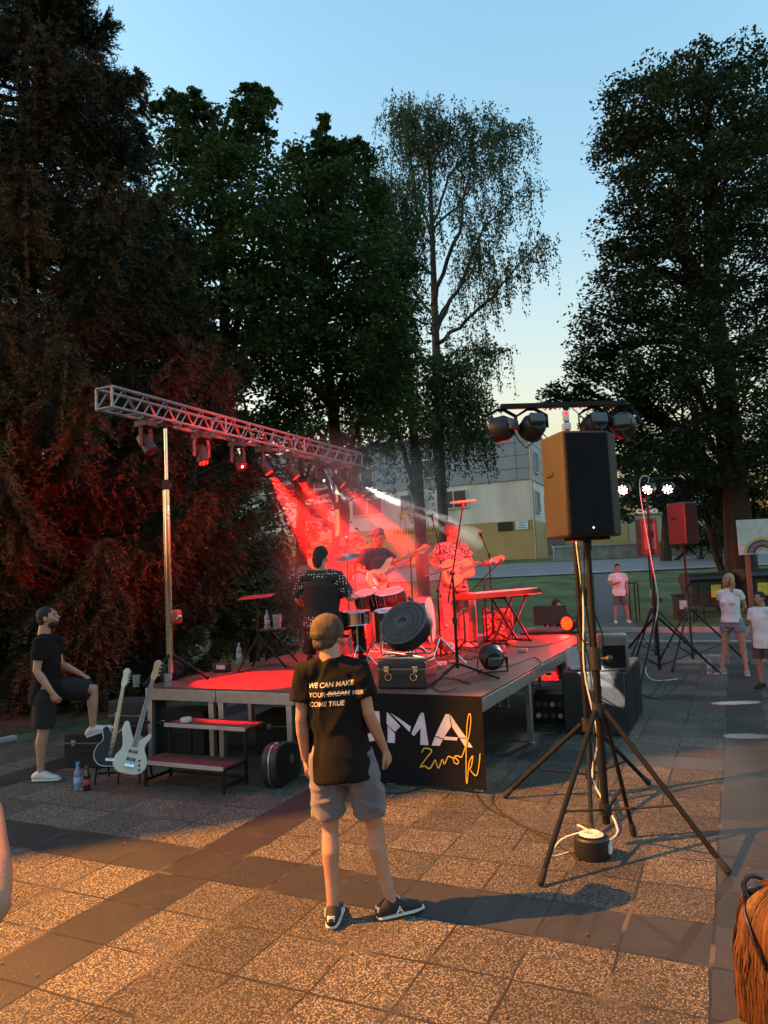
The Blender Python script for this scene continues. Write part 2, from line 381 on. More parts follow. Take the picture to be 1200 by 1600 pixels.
# parapet wall behind the road
pw = thing('parapet_wall', 'long grey concrete parapet wall of panels behind the road', 'wall', atd(866, 883, 47.2), 0)
a_, b_ = pw.location, atd(1165, 879, 47.2); d_ = (b_ - a_); d_.z = 0; pw.rotation_euler = (0, 0, math.atan2(d_.y, d_.x))
for i in range(7):
    q = MB(); q.box((.9 + i * 1.82, 0, .35), (1.79, .16, 1.5)); q.build('panel', M_conc, pw, bevel=.01)
q = MB(); q.box((6.4, 0, 1.15), (12.9, .3, .1)); q.build('coping', mat('pale_concrete', (.42, .43, .43), .8), pw)
# low grey wall / enclosure on the left lawn
gw = thing('garden_wall', 'low grey panel wall on the lawn behind the left truss mast', 'wall', at(272, 1000, 0.0) + _f0 * 2, math.atan2(_rt.y, _rt.x))
q = MB(); q.box((1.3, 0, .55), (3.0, .15, 1.3)); q.build('panel', mat('dark_grey_board', (.10, .115, .12), .8, var=.2), gw)
q = MB()
for i in range(4): q.box((-.1 + i * .9, -.06, .55), (.06, .1, 1.34))
q.build('post', M_metal, gw)
# yellow banners fixed on the railing in front of the building
def ybanner(x0, x1, py, s, lab, marks):
    p = atd(x0, py, s); q = atd(x1, py - 2, s); w = (q - p).length
    o = thing('yellow_banner', lab, 'banner', p, math.atan2((q - p).y, (q - p).x), 'yellow banners in front of the building')
    m_ = MB(); m_.box((w / 2, 0, -.02), (w, .02, .36)); m_.build('cloth', mat('yellow_banner_cloth', (.62, .58, .04), .7), o)
    m_ = MB(); 
    for i in range(marks): m_.box((w * (i + .7) / (marks + .6), -.014, 0), (w / marks * .45, .005, .16 + .05 * (i % 2)))
    m_.build('lettering', mat('dark_lettering', (.04, .05, .02), .7), o)
    m_ = MB()
    for x in (0.02, w - .02): m_.cyl((x, .03, -1.5), (x, .03, .2), .025)
    m_.build('post', M_metal, o)
ybanner(613, 648, 833, 38, 'yellow banner on posts at the left, behind the curly haired guitarist', 7)
ybanner(662, 691, 829, 38, 'yellow banner on posts just behind the singer', 7)
ys = thing('yellow_sign', 'small yellow T shaped sign above the yellow banners', 'sign', atd(632, 818, 38))
q = MB(); q.box((0, 0, .6), (.42, .03, .12)); q.box((0, 0, .45), (.18, .03, .3)); q.build('plate', MATS['yellow_banner_cloth'], ys)
q = MB(); q.cyl((0, .04, -2), (0, .04, .6), .03); q.build('post', M_metal, ys)

# ---------------------------------------------------------------- vegetation
def leaf_material(name, c1, c2, tr=.25):
    mt = bpy.data.materials.new(name); mt.use_nodes = True; nt = mt.node_tree; N = nt.nodes; L = nt.links
    b = N['Principled BSDF']; g = N.new('ShaderNodeNewGeometry')
    tc = N.new('ShaderNodeTexCoord'); nz = N.new('ShaderNodeTexNoise'); nz.inputs['Scale'].default_value = .8; L.new(tc.outputs['Object'], nz.inputs['Vector'])
    f = mnode(nt, 'ADD', mnode(nt, 'MULTIPLY', g.outputs['Random Per Island'], .6), ramp(nt, nz.outputs[0], .3, .7, 0, .4))
    L.new(mixc(nt, f, c1, c2), b.inputs['Base Color']); b.inputs['Roughness'].default_value = .65; b.inputs['Specular IOR Level'].default_value = .3
    t = N.new('ShaderNodeBsdfTranslucent'); L.new(mixc(nt, f, c1, c2), t.inputs[0]); ms = N.new('ShaderNodeMixShader'); ms.inputs[0].default_value = tr
    L.new(b.outputs[0], ms.inputs[1]); L.new(t.outputs[0], ms.inputs[2]); L.new(ms.outputs[0], N['Material Output'].inputs[0]); return mt
M_bark = mat('rough_bark', (.03, .022, .017), .95, var=.4, scale=5, bump=1, bscale=25, stretch=(1, 1, .25))
M_birchbark = mat('birch_bark', (.045, .04, .036), .85, var=.7, scale=3, bump=.6, bscale=20, stretch=(.5, .5, 2))
def quads(name, C, U, W, mt, parent):
    """diamond leaves: centre C, half-length vectors U, half-width vectors W"""
    n = len(C); V = np.empty((n, 4, 3), np.float32)
    V[:, 0] = C - U; V[:, 1] = C + W - U * .15; V[:, 2] = C + U; V[:, 3] = C - W - U * .15
    return np_mesh(name, V.reshape(-1, 3), np.arange(4 * n).reshape(n, 4), mt, parent)
def unit(a): return a / np.maximum(np.linalg.norm(a, axis=-1, keepdims=True), 1e-9)
def rnd(n): return unit(rng.normal(size=(n, 3)))
def leaves_at(P, size, flat=.6, down=0.0):
    n = len(P); nrm = rnd(n); nrm[:, 2] = np.abs(nrm[:, 2]) + flat; nrm = unit(nrm)
    u = np.cross(nrm, rnd(n)); u[:, 2] -= down; u = unit(u); w = unit(np.cross(nrm, u))
    s = size * rng.uniform(.6, 1.3, (n, 1)); return P, u * s, w * s * .55
def limb(mb, a, b, r0, r1, bend=.15, n=6, up=0.1):
    a = Vector(a); b = Vector(b); L_ = (b - a).length; off = Vector(rng.normal(size=3)) * bend * L_ * .3
    pts = []
    for i in range(n + 1):
        t = i / n; p = a.lerp(b, t) + off * math.sin(PI * t) + Vector((0, 0, up * L_ * math.sin(PI * t)))
        p += Vector(rng.normal(size=3)) * (.012 * L_ if 0 < i < n else 0); pts.append(p)
    mb.tube(pts, [r0 + (r1 - r0) * i / n for i in range(n + 1)], 7)
    return pts
def leafy_tree(name, label, base, s, trunk_px, lobes, trunk_r, mt, leaf=.09, dens=1.0, clump=.55, per=34, group=None, bark=None, cat='tree', droop=.25):
    """lobes: (px, py, depth offset, radius in px) -> crown volumes; trunk_px: pixel polyline of the trunk"""
    base = Vector(base); root = thing(name, label, cat, base, 0, group); inv = -base
    tp = [atd(x, y, s) + inv for x, y in trunk_px]; tp[0] = Vector((tp[0].x, tp[0].y, -.3))
    tm = MB(); n = len(tp); tm.tube(tp, [trunk_r * (1.25 if i == 0 else 1 - .8 * i / (n - 1)) for i in range(n)], 10)
    pts = []; crs = []
    for (px, py, ds, rp) in lobes:
        c = atd(px, py, s + ds) + inv; r = rp / F * s
        # nearest lower trunk point
        cand = [p for p in tp if p.z < c.z - .15 * r] or [tp[0]]
        a = min(cand, key=lambda p: (p - c).length + .3 * abs(p.z - (c.z - r * 1.2)))
        lp = limb(tm, a, c, trunk_r * .38, trunk_r * .10, .2)
        k = max(7, int(dens * 11.5 * (r / clump) ** 1.8)); d = rnd(k); rr = r * rng.uniform(.25, 1.0, (k, 1)) ** .55
        crs.append(np.full((k, 1), min(clump, r * .62))); cc = np.array(c) + d * rr * np.array([1, 1, .92]); pts.append(cc)
        for q in cc[:max(4, k // 5)]:
            i = rng.integers(2, len(lp)); limb(tm, lp[i], q, trunk_r * .09, .012, .25, 4)
    cc = np.concatenate(pts); k = len(cc)
    cr = np.concatenate(crs) * rng.uniform(.55, 1.15, (k, 1))
    sub = np.repeat(np.arange(k), per)
    off = rnd(len(sub)) * (rng.uniform(0, 1, (len(sub), 1)) ** .45) * cr[sub] * np.array([1.15, 1.15, .62])
    off[:, 2] -= droop * (off[:, 0] ** 2 + off[:, 1] ** 2) / np.maximum(cr[sub][:, 0], .1)
    P = cc[sub] + off
    tm.build('trunk', bark or M_bark, root); quads('crown', *leaves_at(P, leaf), mt, root)
    return root
M_maple = leaf_material('maple_leaves', (.018, .040, .012), (.075, .14, .04))
M_linden = leaf_material('linden_leaves', (.012, .026, .013), (.05, .085, .036), .2)
M_birch = leaf_material('birch_leaves', (.022, .042, .016), (.07, .12, .04), .3)
M_needle = leaf_material('spruce_needles', (.014, .018, .009), (.055, .058, .028), .08)
M_bush = leaf_material('shrub_leaves', (.035, .05, .02), (.10, .11, .045), .2)
leafy_tree('maple_tree', 'tall maple with pointed leafy shoots right beside the big dark conifer', at(330, 1000, 0), 21, [(345, 1000), (350, 800), (352, 600), (350, 420), (345, 260)],
    [(250, 165, 0, 14), (272, 155, 0, 15), (305, 152, 0, 14), (318, 178, 0, 17), (396, 140, 0, 17), (418, 152, 0, 12), (372, 170, 0, 15), (412, 190, 0, 20), (270, 190, 0, 32), (310, 175, 1, 30), (330, 230, 0, 55), (398, 165, 0, 32), (392, 205, 0, 40), (270, 260, 0, 55), (380, 290, -1, 70), (300, 360, -1, 85), (410, 380, -1.5, 80), (340, 480, -2, 100), (430, 500, -1, 90), (270, 520, 0, 90), (380, 620, 0, 90), (300, 680, 1, 90), (250, 400, 1, 80), (440, 640, 1, 55), (330, 800, 1, 80), (240, 800, 1.5, 80)], .3, M_maple, leaf=.085, per=54)
leafy_tree('maple_tree', 'broad full crowned maple in front of the two birches', at(500, 985, 0), 23, [(520, 985), (535, 800), (520, 640), (505, 500), (500, 350)],
    [(505, 196, 0, 15), (500, 222, 0, 18), (552, 222, 0, 13), (565, 240, 0, 16), (462, 245, 0, 15), (525, 238, 0, 17), (508, 240, 0, 26), (505, 250, 0, 34), (470, 265, 0, 40), (548, 265, 0, 40), (500, 320, -1, 70), (560, 330, 0, 60), (450, 350, 0, 60), (530, 420, -2, 90), (600, 430, 0, 55), (470, 470, -1, 80), (570, 520, -2, 85), (620, 560, 0, 45), (500, 590, -1, 70), (585, 620, -1, 60), (430, 560, 1, 70), (610, 500, 1, 60), (560, 700, 2, 40), (480, 680, 3, 50)], .3, M_maple, leaf=.085, per=54)
leafy_tree('lime_tree', 'very tall dark lime tree filling the right edge behind the loudspeaker', at(1168, 965, 0) + _f0 * 4, 25, [(1160, 905), (1148, 760), (1130, 560), (1112, 470), (1108, 300), (1105, 150)],
    [(1090, 90, 0, 38), (1165, 95, 0, 42), (1035, 125, 0, 40), (985, 165, 0, 45), (1060, 180, -1, 70), (1150, 190, -1, 75), (985, 240, 0, 58), (960, 220, .5, 32), (1030, 290, -1, 80), (1120, 300, -2, 90), (1000, 350, 0, 70), (1190, 300, 0, 90), (980, 430, 0, 55), (1060, 430, -1, 85), (1160, 440, 0, 90), (960, 500, 0, 62), (1030, 540, -1, 85), (1120, 570, -2, 95), (925, 560, .5, 42), (960, 610, 0, 62), (890, 600, 1, 34), (870, 620, 1, 26), (1040, 660, -1, 90), (1140, 700, 0, 95), (960, 690, 1, 55), (1010, 745, 2, 55), (1100, 780, 2, 60), (1185, 790, 1, 60), (1240, 500, 1, 110), (1230, 700, 1, 110), (1225, 180, 1, 80)],
    .48, M_linden, leaf=.078, per=56, dens=1.15, clump=.6)
leafy_tree('background_tree', 'dark leafy tree far behind the drummer under the truss end', at(470, 960, .1) + _f0 * 6, 33, [(470, 930), (470, 780), (468, 620)],
    [(450, 720, 0, 60), (520, 690, 0, 50), (400, 760, 0, 60), (560, 760, 0, 30), (470, 800, 0, 60), (520, 850, 0, 50), (400, 850, 0, 60), (590, 640, 0, 34)], .3, M_linden, leaf=.13, per=26, dens=.65, clump=.7)
leafy_tree('background_tree', 'dark leafy tree far behind the distant white lamps', atd(1040, 880, 44), 44, [(1040, 880), (1040, 800), (1045, 740)],
    [(1010, 770, 0, 40), (1060, 740, 0, 45), (1000, 720, 0, 38), (1095, 780, 0, 42), (1045, 690, 0, 40), (1130, 740, 0, 45), (975, 790, 0, 26), (1160, 790, 0, 40)], .3, M_linden, leaf=.15, per=34, dens=.9, clump=.8)
for x, y, s, r, lab in ((1095, 830, 44, 34, 'round leafy garden bush behind the grey parapet wall'), (1135, 838, 45, 28, 'smaller bush behind the parapet wall, next to the trunk of the lime tree'), (80, 900, 40, 60, 'dark bush far behind the conifer at left')):
    leafy_tree('garden_bush', lab, atd(x, y + 40, s), s, [(x, y + 40), (x, y)], [(x, y, 0, r), (x - r * .6, y + r * .4, 0, r * .6), (x + r * .7, y + r * .3, 0, r * .6)], .1, M_linden, leaf=.12, per=26, cat='bush')
leafy_tree('shrub', 'tall dense shrub on the lawn behind the stage', at(395, 1000, 0) + _f0 * 1.2, 16.5, [(395, 1012), (392, 930), (385, 860)],
    [(385, 850, 0, 40), (350, 890, 0, 42), (425, 870, 0, 42), (340, 950, 0, 45), (390, 930, -.6, 60), (440, 930, 0, 48), (370, 985, -.4, 45), (430, 985, -.3, 45), (470, 960, .3, 36)], .08, M_bush, leaf=.045, clump=.24, per=40, dens=1.2, cat='shrub')

def conifer(name, label, base, H_, Rb, zlow=.5, nb=24.0, seed=3):
    g = np.random.default_rng(seed); root = thing(name, label, 'tree', base)
    tm = MB(); tm.tube([(0, 0, -.3), (0, 0, H_ * .3), (.05, 0, H_ * .7), (0, 0, H_)], [.34, .26, .12, .02], 10)
    Cs, Us, Ws = [], [], []
    nbo = int(H_ * nb)
    for b in range(nbo):
        z = zlow + (H_ - zlow - .2) * ((b + g.uniform()) / nbo) ** 1.15; az = g.uniform(0, 2 * PI)
        t = (z - zlow) / (H_ - zlow); L_ = Rb * (1 - t) ** .62 * g.uniform(.7, 1.08) + .25
        if t < .25: L_ *= .56 + t * 1.76
        d = np.array([math.cos(az), math.sin(az), 0]); sd = np.array([-d[1], d[0], 0])
        ns = 14; u = np.linspace(0, 1, ns)
        sag = -(.30 - .42 * t) * L_
        bp = d * (u * L_)[:, None] + np.array([0, 0, 1]) * (sag * np.sin(u * 2.2) / .81 * .6 + .22 * L_ * u ** 3)[:, None] + np.array([0, 0, z])
        bp += sd * (np.sin(u * 3) * g.normal() * .06 * L_)[:, None]
        tm.tube([Vector(p) for p in bp[::3]], [.035 * (1 - q) + .006 for q in u[::3]], 5)
        nt_ = int(12 + L_ * 13)
        for side in (-1, 1, 0):
            m_ = nt_ if side else nt_ // 2
            q = .12 + .88 * g.uniform(0, 1, m_) ** .75; q.sort()
            P0 = np.stack([np.interp(q, u, bp[:, i]) for i in range(3)], 1)
            tl = (.62 * np.sin(np.clip(q, 0, 1) * PI * .86 + .25) + .12) * g.uniform(.6, 1.15, m_) * min(1, L_ / 2.2 + .25)
            td = d[None] * g.uniform(.45, .9, m_)[:, None] + sd[None] * (side * g.uniform(.5, 1.0, m_))[:, None]
            td = td + np.array([0, 0, 1]) * g.uniform(-.75, -.05 if t < .75 else .5, m_)[:, None]
            td = unit(td); nn = 30
            v = np.linspace(.03, 1, nn)
            pos = P0[:, None] + td[:, None] * (v[None, :, None] * tl[:, None, None]) + np.array([0, 0, -1]) * (v ** 2)[None, :, None] * tl[:, None, None] * (.28 if t < .8 else -.1)
            pos = pos.reshape(-1, 3); T = np.repeat(td, nn, 0)
            rd = unit(g.normal(size=(len(pos), 3))); rd -= T * (rd * T).sum(1)[:, None]
            nd = unit(T * .9 + unit(rd) * .9); ln = g.uniform(.035, .06, (len(pos), 1))
            Cs.append(pos + nd * ln * .9); Us.append(nd * ln); Ws.append(unit(np.cross(nd, g.normal(size=nd.shape))) * .012)
    tm.build('trunk', M_bark, root)
    quads('crown', np.concatenate(Cs), np.concatenate(Us), np.concatenate(Ws), M_needle, root); return root
cb_ = at(28, 1060, 0)
cb_ = atd(45, 1060, 13.6); cb_.z = 0
conifer('conifer', 'huge dark conifer with drooping boughs filling the left edge', cb_, 14.8, 5.2, zlow=.35, seed=4)
cb2 = atd(215, 1010, 21); cb2.z = terrain_h(cb2)
conifer('conifer', 'dark conifer standing further back on the lawn, partly hidden by the huge one', cb2, 13.5, 4.2, zlow=2.9, nb=16, seed=8)

def birch(name, label, s, trunk_px, limbs_px, trunk_r, nstr, seed, top=1.0):
    g = np.random.default_rng(seed); base = atd(*trunk_px[0], s); base.z = terrain_h(base); root = thing(name, label, 'tree', base, 0, 'birches in front of the building')
    tm = MB(); tp = [atd(x, y, s) - base for x, y in trunk_px]; tp[0] = Vector((tp[0].x, tp[0].y, -.2)); n = len(tp)
    tm.tube(tp, [trunk_r * (1 - .82 * i / (n - 1)) for i in range(n)], 9)
    nodes = []
    for (pl, r) in limbs_px:
        q = [atd(x, y, s + ds) - base for x, y, ds in pl]
        fine = []
        for i in range(len(q) - 1):
            for k in range(5): fine.append(q[i].lerp(q[i + 1], k / 5) + Vector(g.normal(size=3)) * .05)
        fine.append(q[-1]); tm.tube(fine, [r * (1 - .85 * i / (len(fine) - 1)) for i in range(len(fine))], 6)
        w = np.linspace(.03, 1, len(fine)) ** 1.6; nodes += [(p, ww) for p, ww in zip(fine, w)]
    nodes += [(p, .25) for p in [tp[-1].lerp(tp[-2], k / 8) for k in range(8)]]
    Cs = []; Pn = np.array([tuple(p) for p, _ in nodes]); W_ = np.array([w for _, w in nodes]); W_ /= W_.sum()
    for i in range(nstr):
        p = Pn[g.choice(len(Pn), p=W_)]; out = g.normal(size=3); out[2] = abs(out[2]) * .5; out = out / np.linalg.norm(out)
        a = Vector(p); b = a + Vector(out) * g.uniform(.2, 1.1); L_ = g.uniform(.4, 1.9) if g.uniform() > .25 else g.uniform(.2, .5)
        k = 7; line = [a.lerp(b, j / 3) + Vector((0, 0, .12 * math.sin(PI * j / 3))) for j in range(4)]
        for j in range(1, k + 1): line.append(b + Vector((out[0] * .12 * j / k, out[1] * .12 * j / k, -L_ * (j / k) ** 1.05)))
        if i % 3 == 0: tm.tube(line, .008, 3)
        q = np.array([tuple(v) for v in line]); m_ = int(9 + L_ * 16); u = g.uniform(1.5, len(q) - 1, m_)
        pp = np.stack([np.interp(u, np.arange(len(q)), q[:, c]) for c in range(3)], 1) + g.normal(size=(m_, 3)) * .06; Cs.append(pp)
    tm.build('trunk', M_birchbark, root); P = np.concatenate(Cs); quads('crown', *leaves_at(P, .058, 0, .9), M_birch, root); return root
birch('birch_tree', 'tall slender birch with airy hanging twigs against the sky', 30, [(692, 800), (688, 720), (682, 560), (679, 470), (676, 380), (672, 290), (669, 215)],
    [([(682, 540, 0), (740, 490, -1), (790, 440, -2), (838, 385, -2)], .09), ([(680, 520, 0), (720, 440, 1), (760, 350, 1), (815, 300, 1)], .1), ([(679, 470, 0), (715, 360, -1), (730, 280, -1), (755, 190, -1)], .1),
     ([(676, 380, 0), (650, 300, 1), (640, 230, 1), (640, 190, 1)], .07), ([(672, 280, 0), (690, 210, -1), (720, 195, -1)], .06), ([(683, 500, 0), (640, 450, 1), (610, 390, 1), (600, 250, 1)], .08),
     ([(676, 350, 0), (710, 260, 1), (770, 215, 1), (812, 215, 1)], .06), ([(676, 360, 0), (735, 300, 0), (790, 250, 0)], .06), ([(672, 260, 0), (640, 180, -1), (625, 185, -1)], .05), ([(684, 560, 0), (730, 545, -1), (770, 560, -1)], .05), ([(672, 260, 0), (668, 220, 0), (662, 180, 0)], .05), ([(681, 500, 0), (735, 430, 1), (750, 385, 2)], .06), ([(678, 430, 0), (640, 400, -1), (600, 330, -1)], .06)],
    .24, 1650, 5)
birch('birch_tree', 'shorter leaning birch with two bare stems left of the tall one', 27, [(656, 800), (652, 740), (645, 660), (636, 540), (630, 420)],
    [([(660, 810, 0), (640, 740, 0), (618, 660, 0), (600, 560, 0)], .16), ([(640, 600, 0), (690, 600, 0), (740, 640, 0)], .07), ([(645, 640, 0), (700, 640, 1), (745, 690, 1)], .05), ([(636, 560, 0), (680, 570, -1), (720, 590, -1)], .06), ([(612, 620, 0), (590, 580, 0), (575, 520, 0)], .06),
     ([(632, 470, 0), (600, 400, 0), (590, 300, 0)], .06), ([(630, 430, 0), (650, 370, 0), (640, 300, 0)], .06), ([(640, 580, 0), (660, 640, -1), (690, 690, -1)], .04), ([(640, 600, 0), (600, 600, 1), (570, 640, 1)], .04)],
    .26, 1900, 9)

# ---------------------------------------------------------------- materials for the gear
BLK = mat('black_plastic', (.012, .012, .013), .45, bump=.15, bscale=300)
BLM = mat('black_powder_coat', (.005, .0045, .0045), .55, metal=0, spec=.25, bump=.08, bscale=200)
RUB = mat('black_rubber', (.012, .012, .012), .85)
CHR = mat('chrome', (.6, .6, .62), .14, metal=1, var=.05)
ALU = mat('aluminium', (.42, .42, .44), .38, metal=.85, var=.12, scale=12, bump=.1, bscale=120)
DECK = mat('brown_deck_board', (.10, .055, .038), .55, var=.35, scale=7, bump=.25, bscale=60, stretch=(1, 3, 1))
CARP = mat('black_carpet', (.015, .015, .016), .98, bump=.6, bscale=260)
GREY = mat('grey_steel', (.15, .15, .155), .5, metal=.5)
WHT = mat('white_plastic', (.62, .62, .6), .4)
GRILL = mat('black_perforated_grille', (.006, .0065, .0085), .85, spec=.25, bump=1, bscale=420)
CABLE = mat('black_cable', (.01, .01, .01), .6)
WCABLE = mat('white_cable', (.6, .57, .53), .5)
def emit_mat(name, c, s): return mat(name, c, .4, emit=c, estr=s, var=0)
LEDR = emit_mat('red_led', (1, .012, .006), .55); LEDW = emit_mat('white_led', (1, .95, .9), 1.2); LEDY = emit_mat('amber_red_led', (1, .22, .012), .28)
LENSOFF = mat('dark_lens', (.02, .02, .025), .08, spec=.9)
RED = (1, .006, .004)
def spot(name, parent, loc, d, energy, col, angle, blend=.15, r=.03):
    l = bpy.data.lights.new(name, 'SPOT'); l.energy = energy; l.color = col; l.spot_size = R(angle); l.spot_blend = blend; l.shadow_soft_size = r
    o = bpy.data.objects.new(name, l); COL.objects.link(o); o.parent = parent; o.location = loc
    o.rotation_euler = (-Vector(d)).to_track_quat('Z', 'Y').to_euler(); return o
SZ = .85
# ---------------------------------------------------------------- stage
SX0, SX1, SY0 = -6.15, -2.17, 6.45
st = thing('stage_platform', 'raised stage platform of brown boards on an aluminium frame with square legs', 'stage', (SX0, SY0, 0))
WX = (SX1 - SX0) / 4
for i in range(4):
    for j in range(3):
        q = MB(); q.box((WX * (i + .5), 2 * j + 1, SZ - .012), (WX - .008, 1.992, .024)); q.build('deck_board', DECK, st, bevel=.003)
        q = MB(); x0, x1, y0, y1 = WX * i + .006, WX * (i + 1) - .006, 2 * j + .006, 2 * j + 1.994
        for a, b in (((x0, y0), (x1, y0)), ((x0, y1), (x1, y1)), ((x0, y0), (x0, y1)), ((x1, y0), (x1, y1))):
            ax = abs(b[0] - a[0]) > .1; c = ((a[0] + b[0]) / 2, (a[1] + b[1]) / 2, SZ - .088)
            if ax: s_ = 1 if a[1] < 2 * j + 1 else -1; q.box((c[0], c[1] + s_ * .02, c[2]), (b[0] - a[0], .04, .125))
            else: s_ = 1 if a[0] < WX * (i + .5) else -1; q.box((c[0] + s_ * .0205, c[1], c[2]), (.041, b[1] - a[1] - .08, .122))
        q.build('frame', ALU, st, bevel=.004)
        for lx in (x0 + .045, x1 - .075):
            for ly in (y0 + .045, y1 - .06):
                if j == 0 or ly > 2 * j + 1:
                    q = MB(); q.box((lx, ly, (SZ - .15) / 2), (.062, .062, SZ - .15)); q.box((lx, ly, .01), (.08, .08, .02))
                    q.build('leg', ALU, st, bevel=.005)
# banner at the near right corner
bn = thing('stage_banner', 'black cloth banner with big pale letters UMA and golden handwriting, hung on the stage corner', 'banner', (-3.86, SY0 - .012, 0))
BW, BH = 1.71, .83
def wav(x, z): return -.012 - .006 * math.sin(x * 7 + z * 3) - .012 * (1 - z / BH) * math.sin(x * 4.3 + 1) - .02 * max(0, .25 - z)
nx, nz_ = 60, 30; V = []; Fq = []
for t_ in (0, .004):
    for j in range(nz_ + 1):
        for i in range(nx + 1):
            x = BW * i / nx; z = .03 + BH * j / nz_; V.append((x, wav(x, z) - t_, z + (-.012 * math.sin(x * 3) if j == 0 else 0)))
n1 = (nx + 1) * (nz_ + 1)
for j in range(nz_):
    for i in range(nx):
        a = j * (nx + 1) + i; Fq.append((a, a + 1, a + nx + 2, a + nx + 1)); Fq.append((n1 + a, n1 + a + nx + 1, n1 + a + nx + 2, n1 + a + 1))
np_mesh('cloth', np.array(V), np.array(Fq), mat('black_banner_cloth', (.006, .0065, .010), .9, bump=.4, bscale=25, spec=.15), bn, smooth=True)
def flat_poly(name, polys, mt, parent, off=-.013, fn=wav, t=.003):
    q = MB()
    for pl in polys:
        n = len(pl); vs = [(x, fn(x, z) - .006, z) for x, z in pl]; q.add(vs, [tuple(range(n))])
    return q.build(name, mt, parent, smooth=False)
PALE = mat('pale_print', (.48, .47, .56), .7)
def LT(pl, x0, z0, w, h): return [(x0 + x * w, z0 + z * h) for x, z in pl]
ZB, LH = .40, .29
flat_poly('letter', [LT(p, .36, ZB, .33, LH) for p in ([(0, 1), (.26, 1), (.26, .38), (0, .3)], [(0, .27), (.26, .35), (.42, .2), (.3, .02), (.1, .1)], [(.33, .02), (.45, .19), (.68, .3), (.95, .28), (.78, .04), (.55, -.02)], [(.68, 1), (.97, 1), (.97, .32), (.68, .34)])], PALE, bn)
flat_poly('letter', [LT(p, .75, ZB, .42, LH) for p in ([(0, 0), (.18, 0), (.2, .3), (.02, .55)], [(.0, .6), (.2, .36), (.34, .55), (.02, 1)], [(.1, .97), (.4, .6), (.56, .38), (.6, .55), (.3, .82)], [(.6, .34), (.84, 1), (.88, .6), (.66, .26)], [(.86, 1.02), (.92, 1.0), (1.0, 0), (.8, 0)])], PALE, bn)
flat_poly('letter', [LT(p, 1.2, ZB, .40, LH) for p in ([(0, 0), (.2, 0), (.28, .2), (.09, .28)], [(.1, .31), (.29, .23), (.5, .62), (.47, 1.0), (.38, 1.0)], [(.49, 1.0), (.53, .6), (.68, .3), (.86, .3)], [(.3, .2), (.62, .2), (.66, .3), (.33, .3)], [(.7, .27), (.88, .27), (1.0, .02), (.82, .02)])], PALE, bn)
GOLD = mat('gold_print', (.55, .37, .04), .5)
def script(pts, r=.006):
    q = MB(); P_ = [Vector((x, wav(x, z) - .008, z)) for x, z in pts]; F_ = []
    for i in range(len(P_) - 1):
        p0, p1, p2, p3 = P_[max(i - 1, 0)], P_[i], P_[i + 1], P_[min(i + 2, len(P_) - 1)]
        for k in range(5):
            t = k / 5; F_.append(.5 * ((2 * p1) + (p2 - p0) * t + (2 * p0 - 5 * p1 + 4 * p2 - p3) * t * t + (3 * p1 - p0 - 3 * p2 + p3) * t ** 3))
    F_.append(P_[-1]); q.tube(F_, r, 6, ref=(0, 1, 0)); return q.build('handwriting', GOLD, bn)
script([(1.10, .33), (1.13, .37), (1.20, .355), (1.15, .29), (1.08, .20), (1.12, .21), (1.17, .19), (1.21, .24), (1.23, .27), (1.26, .2), (1.30, .28), (1.32, .24), (1.36, .31), (1.40, .30), (1.43, .30), (1.46, .27), (1.44, .25), (1.41, .27), (1.43, .32), (1.49, .31)])
script([(1.49, .31), (1.57, .50), (1.60, .66), (1.585, .70), (1.56, .60), (1.54, .40), (1.525, .13), (1.535, .10), (1.56, .27), (1.60, .33), (1.58, .24), (1.565, .21), (1.62, .16), (1.65, .24), (1.67, .36)])
# ---------------------------------------------------------------- steps
sp = thing('stage_steps', 'two low black steps with red brown treads and pale edges leading up to the stage', 'steps', (-5.5, 5.7, 0))
for x0, x1, y0, y1, z in ((0, 1.02, 0, .34, .24), (0.0, 1.02, .36, .70, .53)):
    q = MB(); q.box(((x0 + x1) / 2, (y0 + y1) / 2, z), (x1 - x0, y1 - y0, .025)); td = q.build('tread', mat('worn_red_brown_tread', (.05, .016, .018), .65, var=.4, scale=9, bump=.3), sp, bevel=.003)
    q = MB(); q.box(((x0 + x1) / 2, y0 - .012, z + .002), (x1 - x0, .02, .034)); q.build('nosing', mat('pale_step_edge', (.35, .3, .27), .6), td)
q = MB()
for x in (.03, .99): q.tube([(x, .03, 0), (x, .03, .22), (x, .34, .225)], .02, 6); q.tube([(x, .39, 0), (x, .39, .51), (x, .72, .515), (x, .72, 0)], .02, 6); q.cyl((x, .03, .06), (x, .39, .06), .015)
q.cyl((.03, .39, .06), (.99, .39, .06), .015); q.build('frame', BLM, sp)
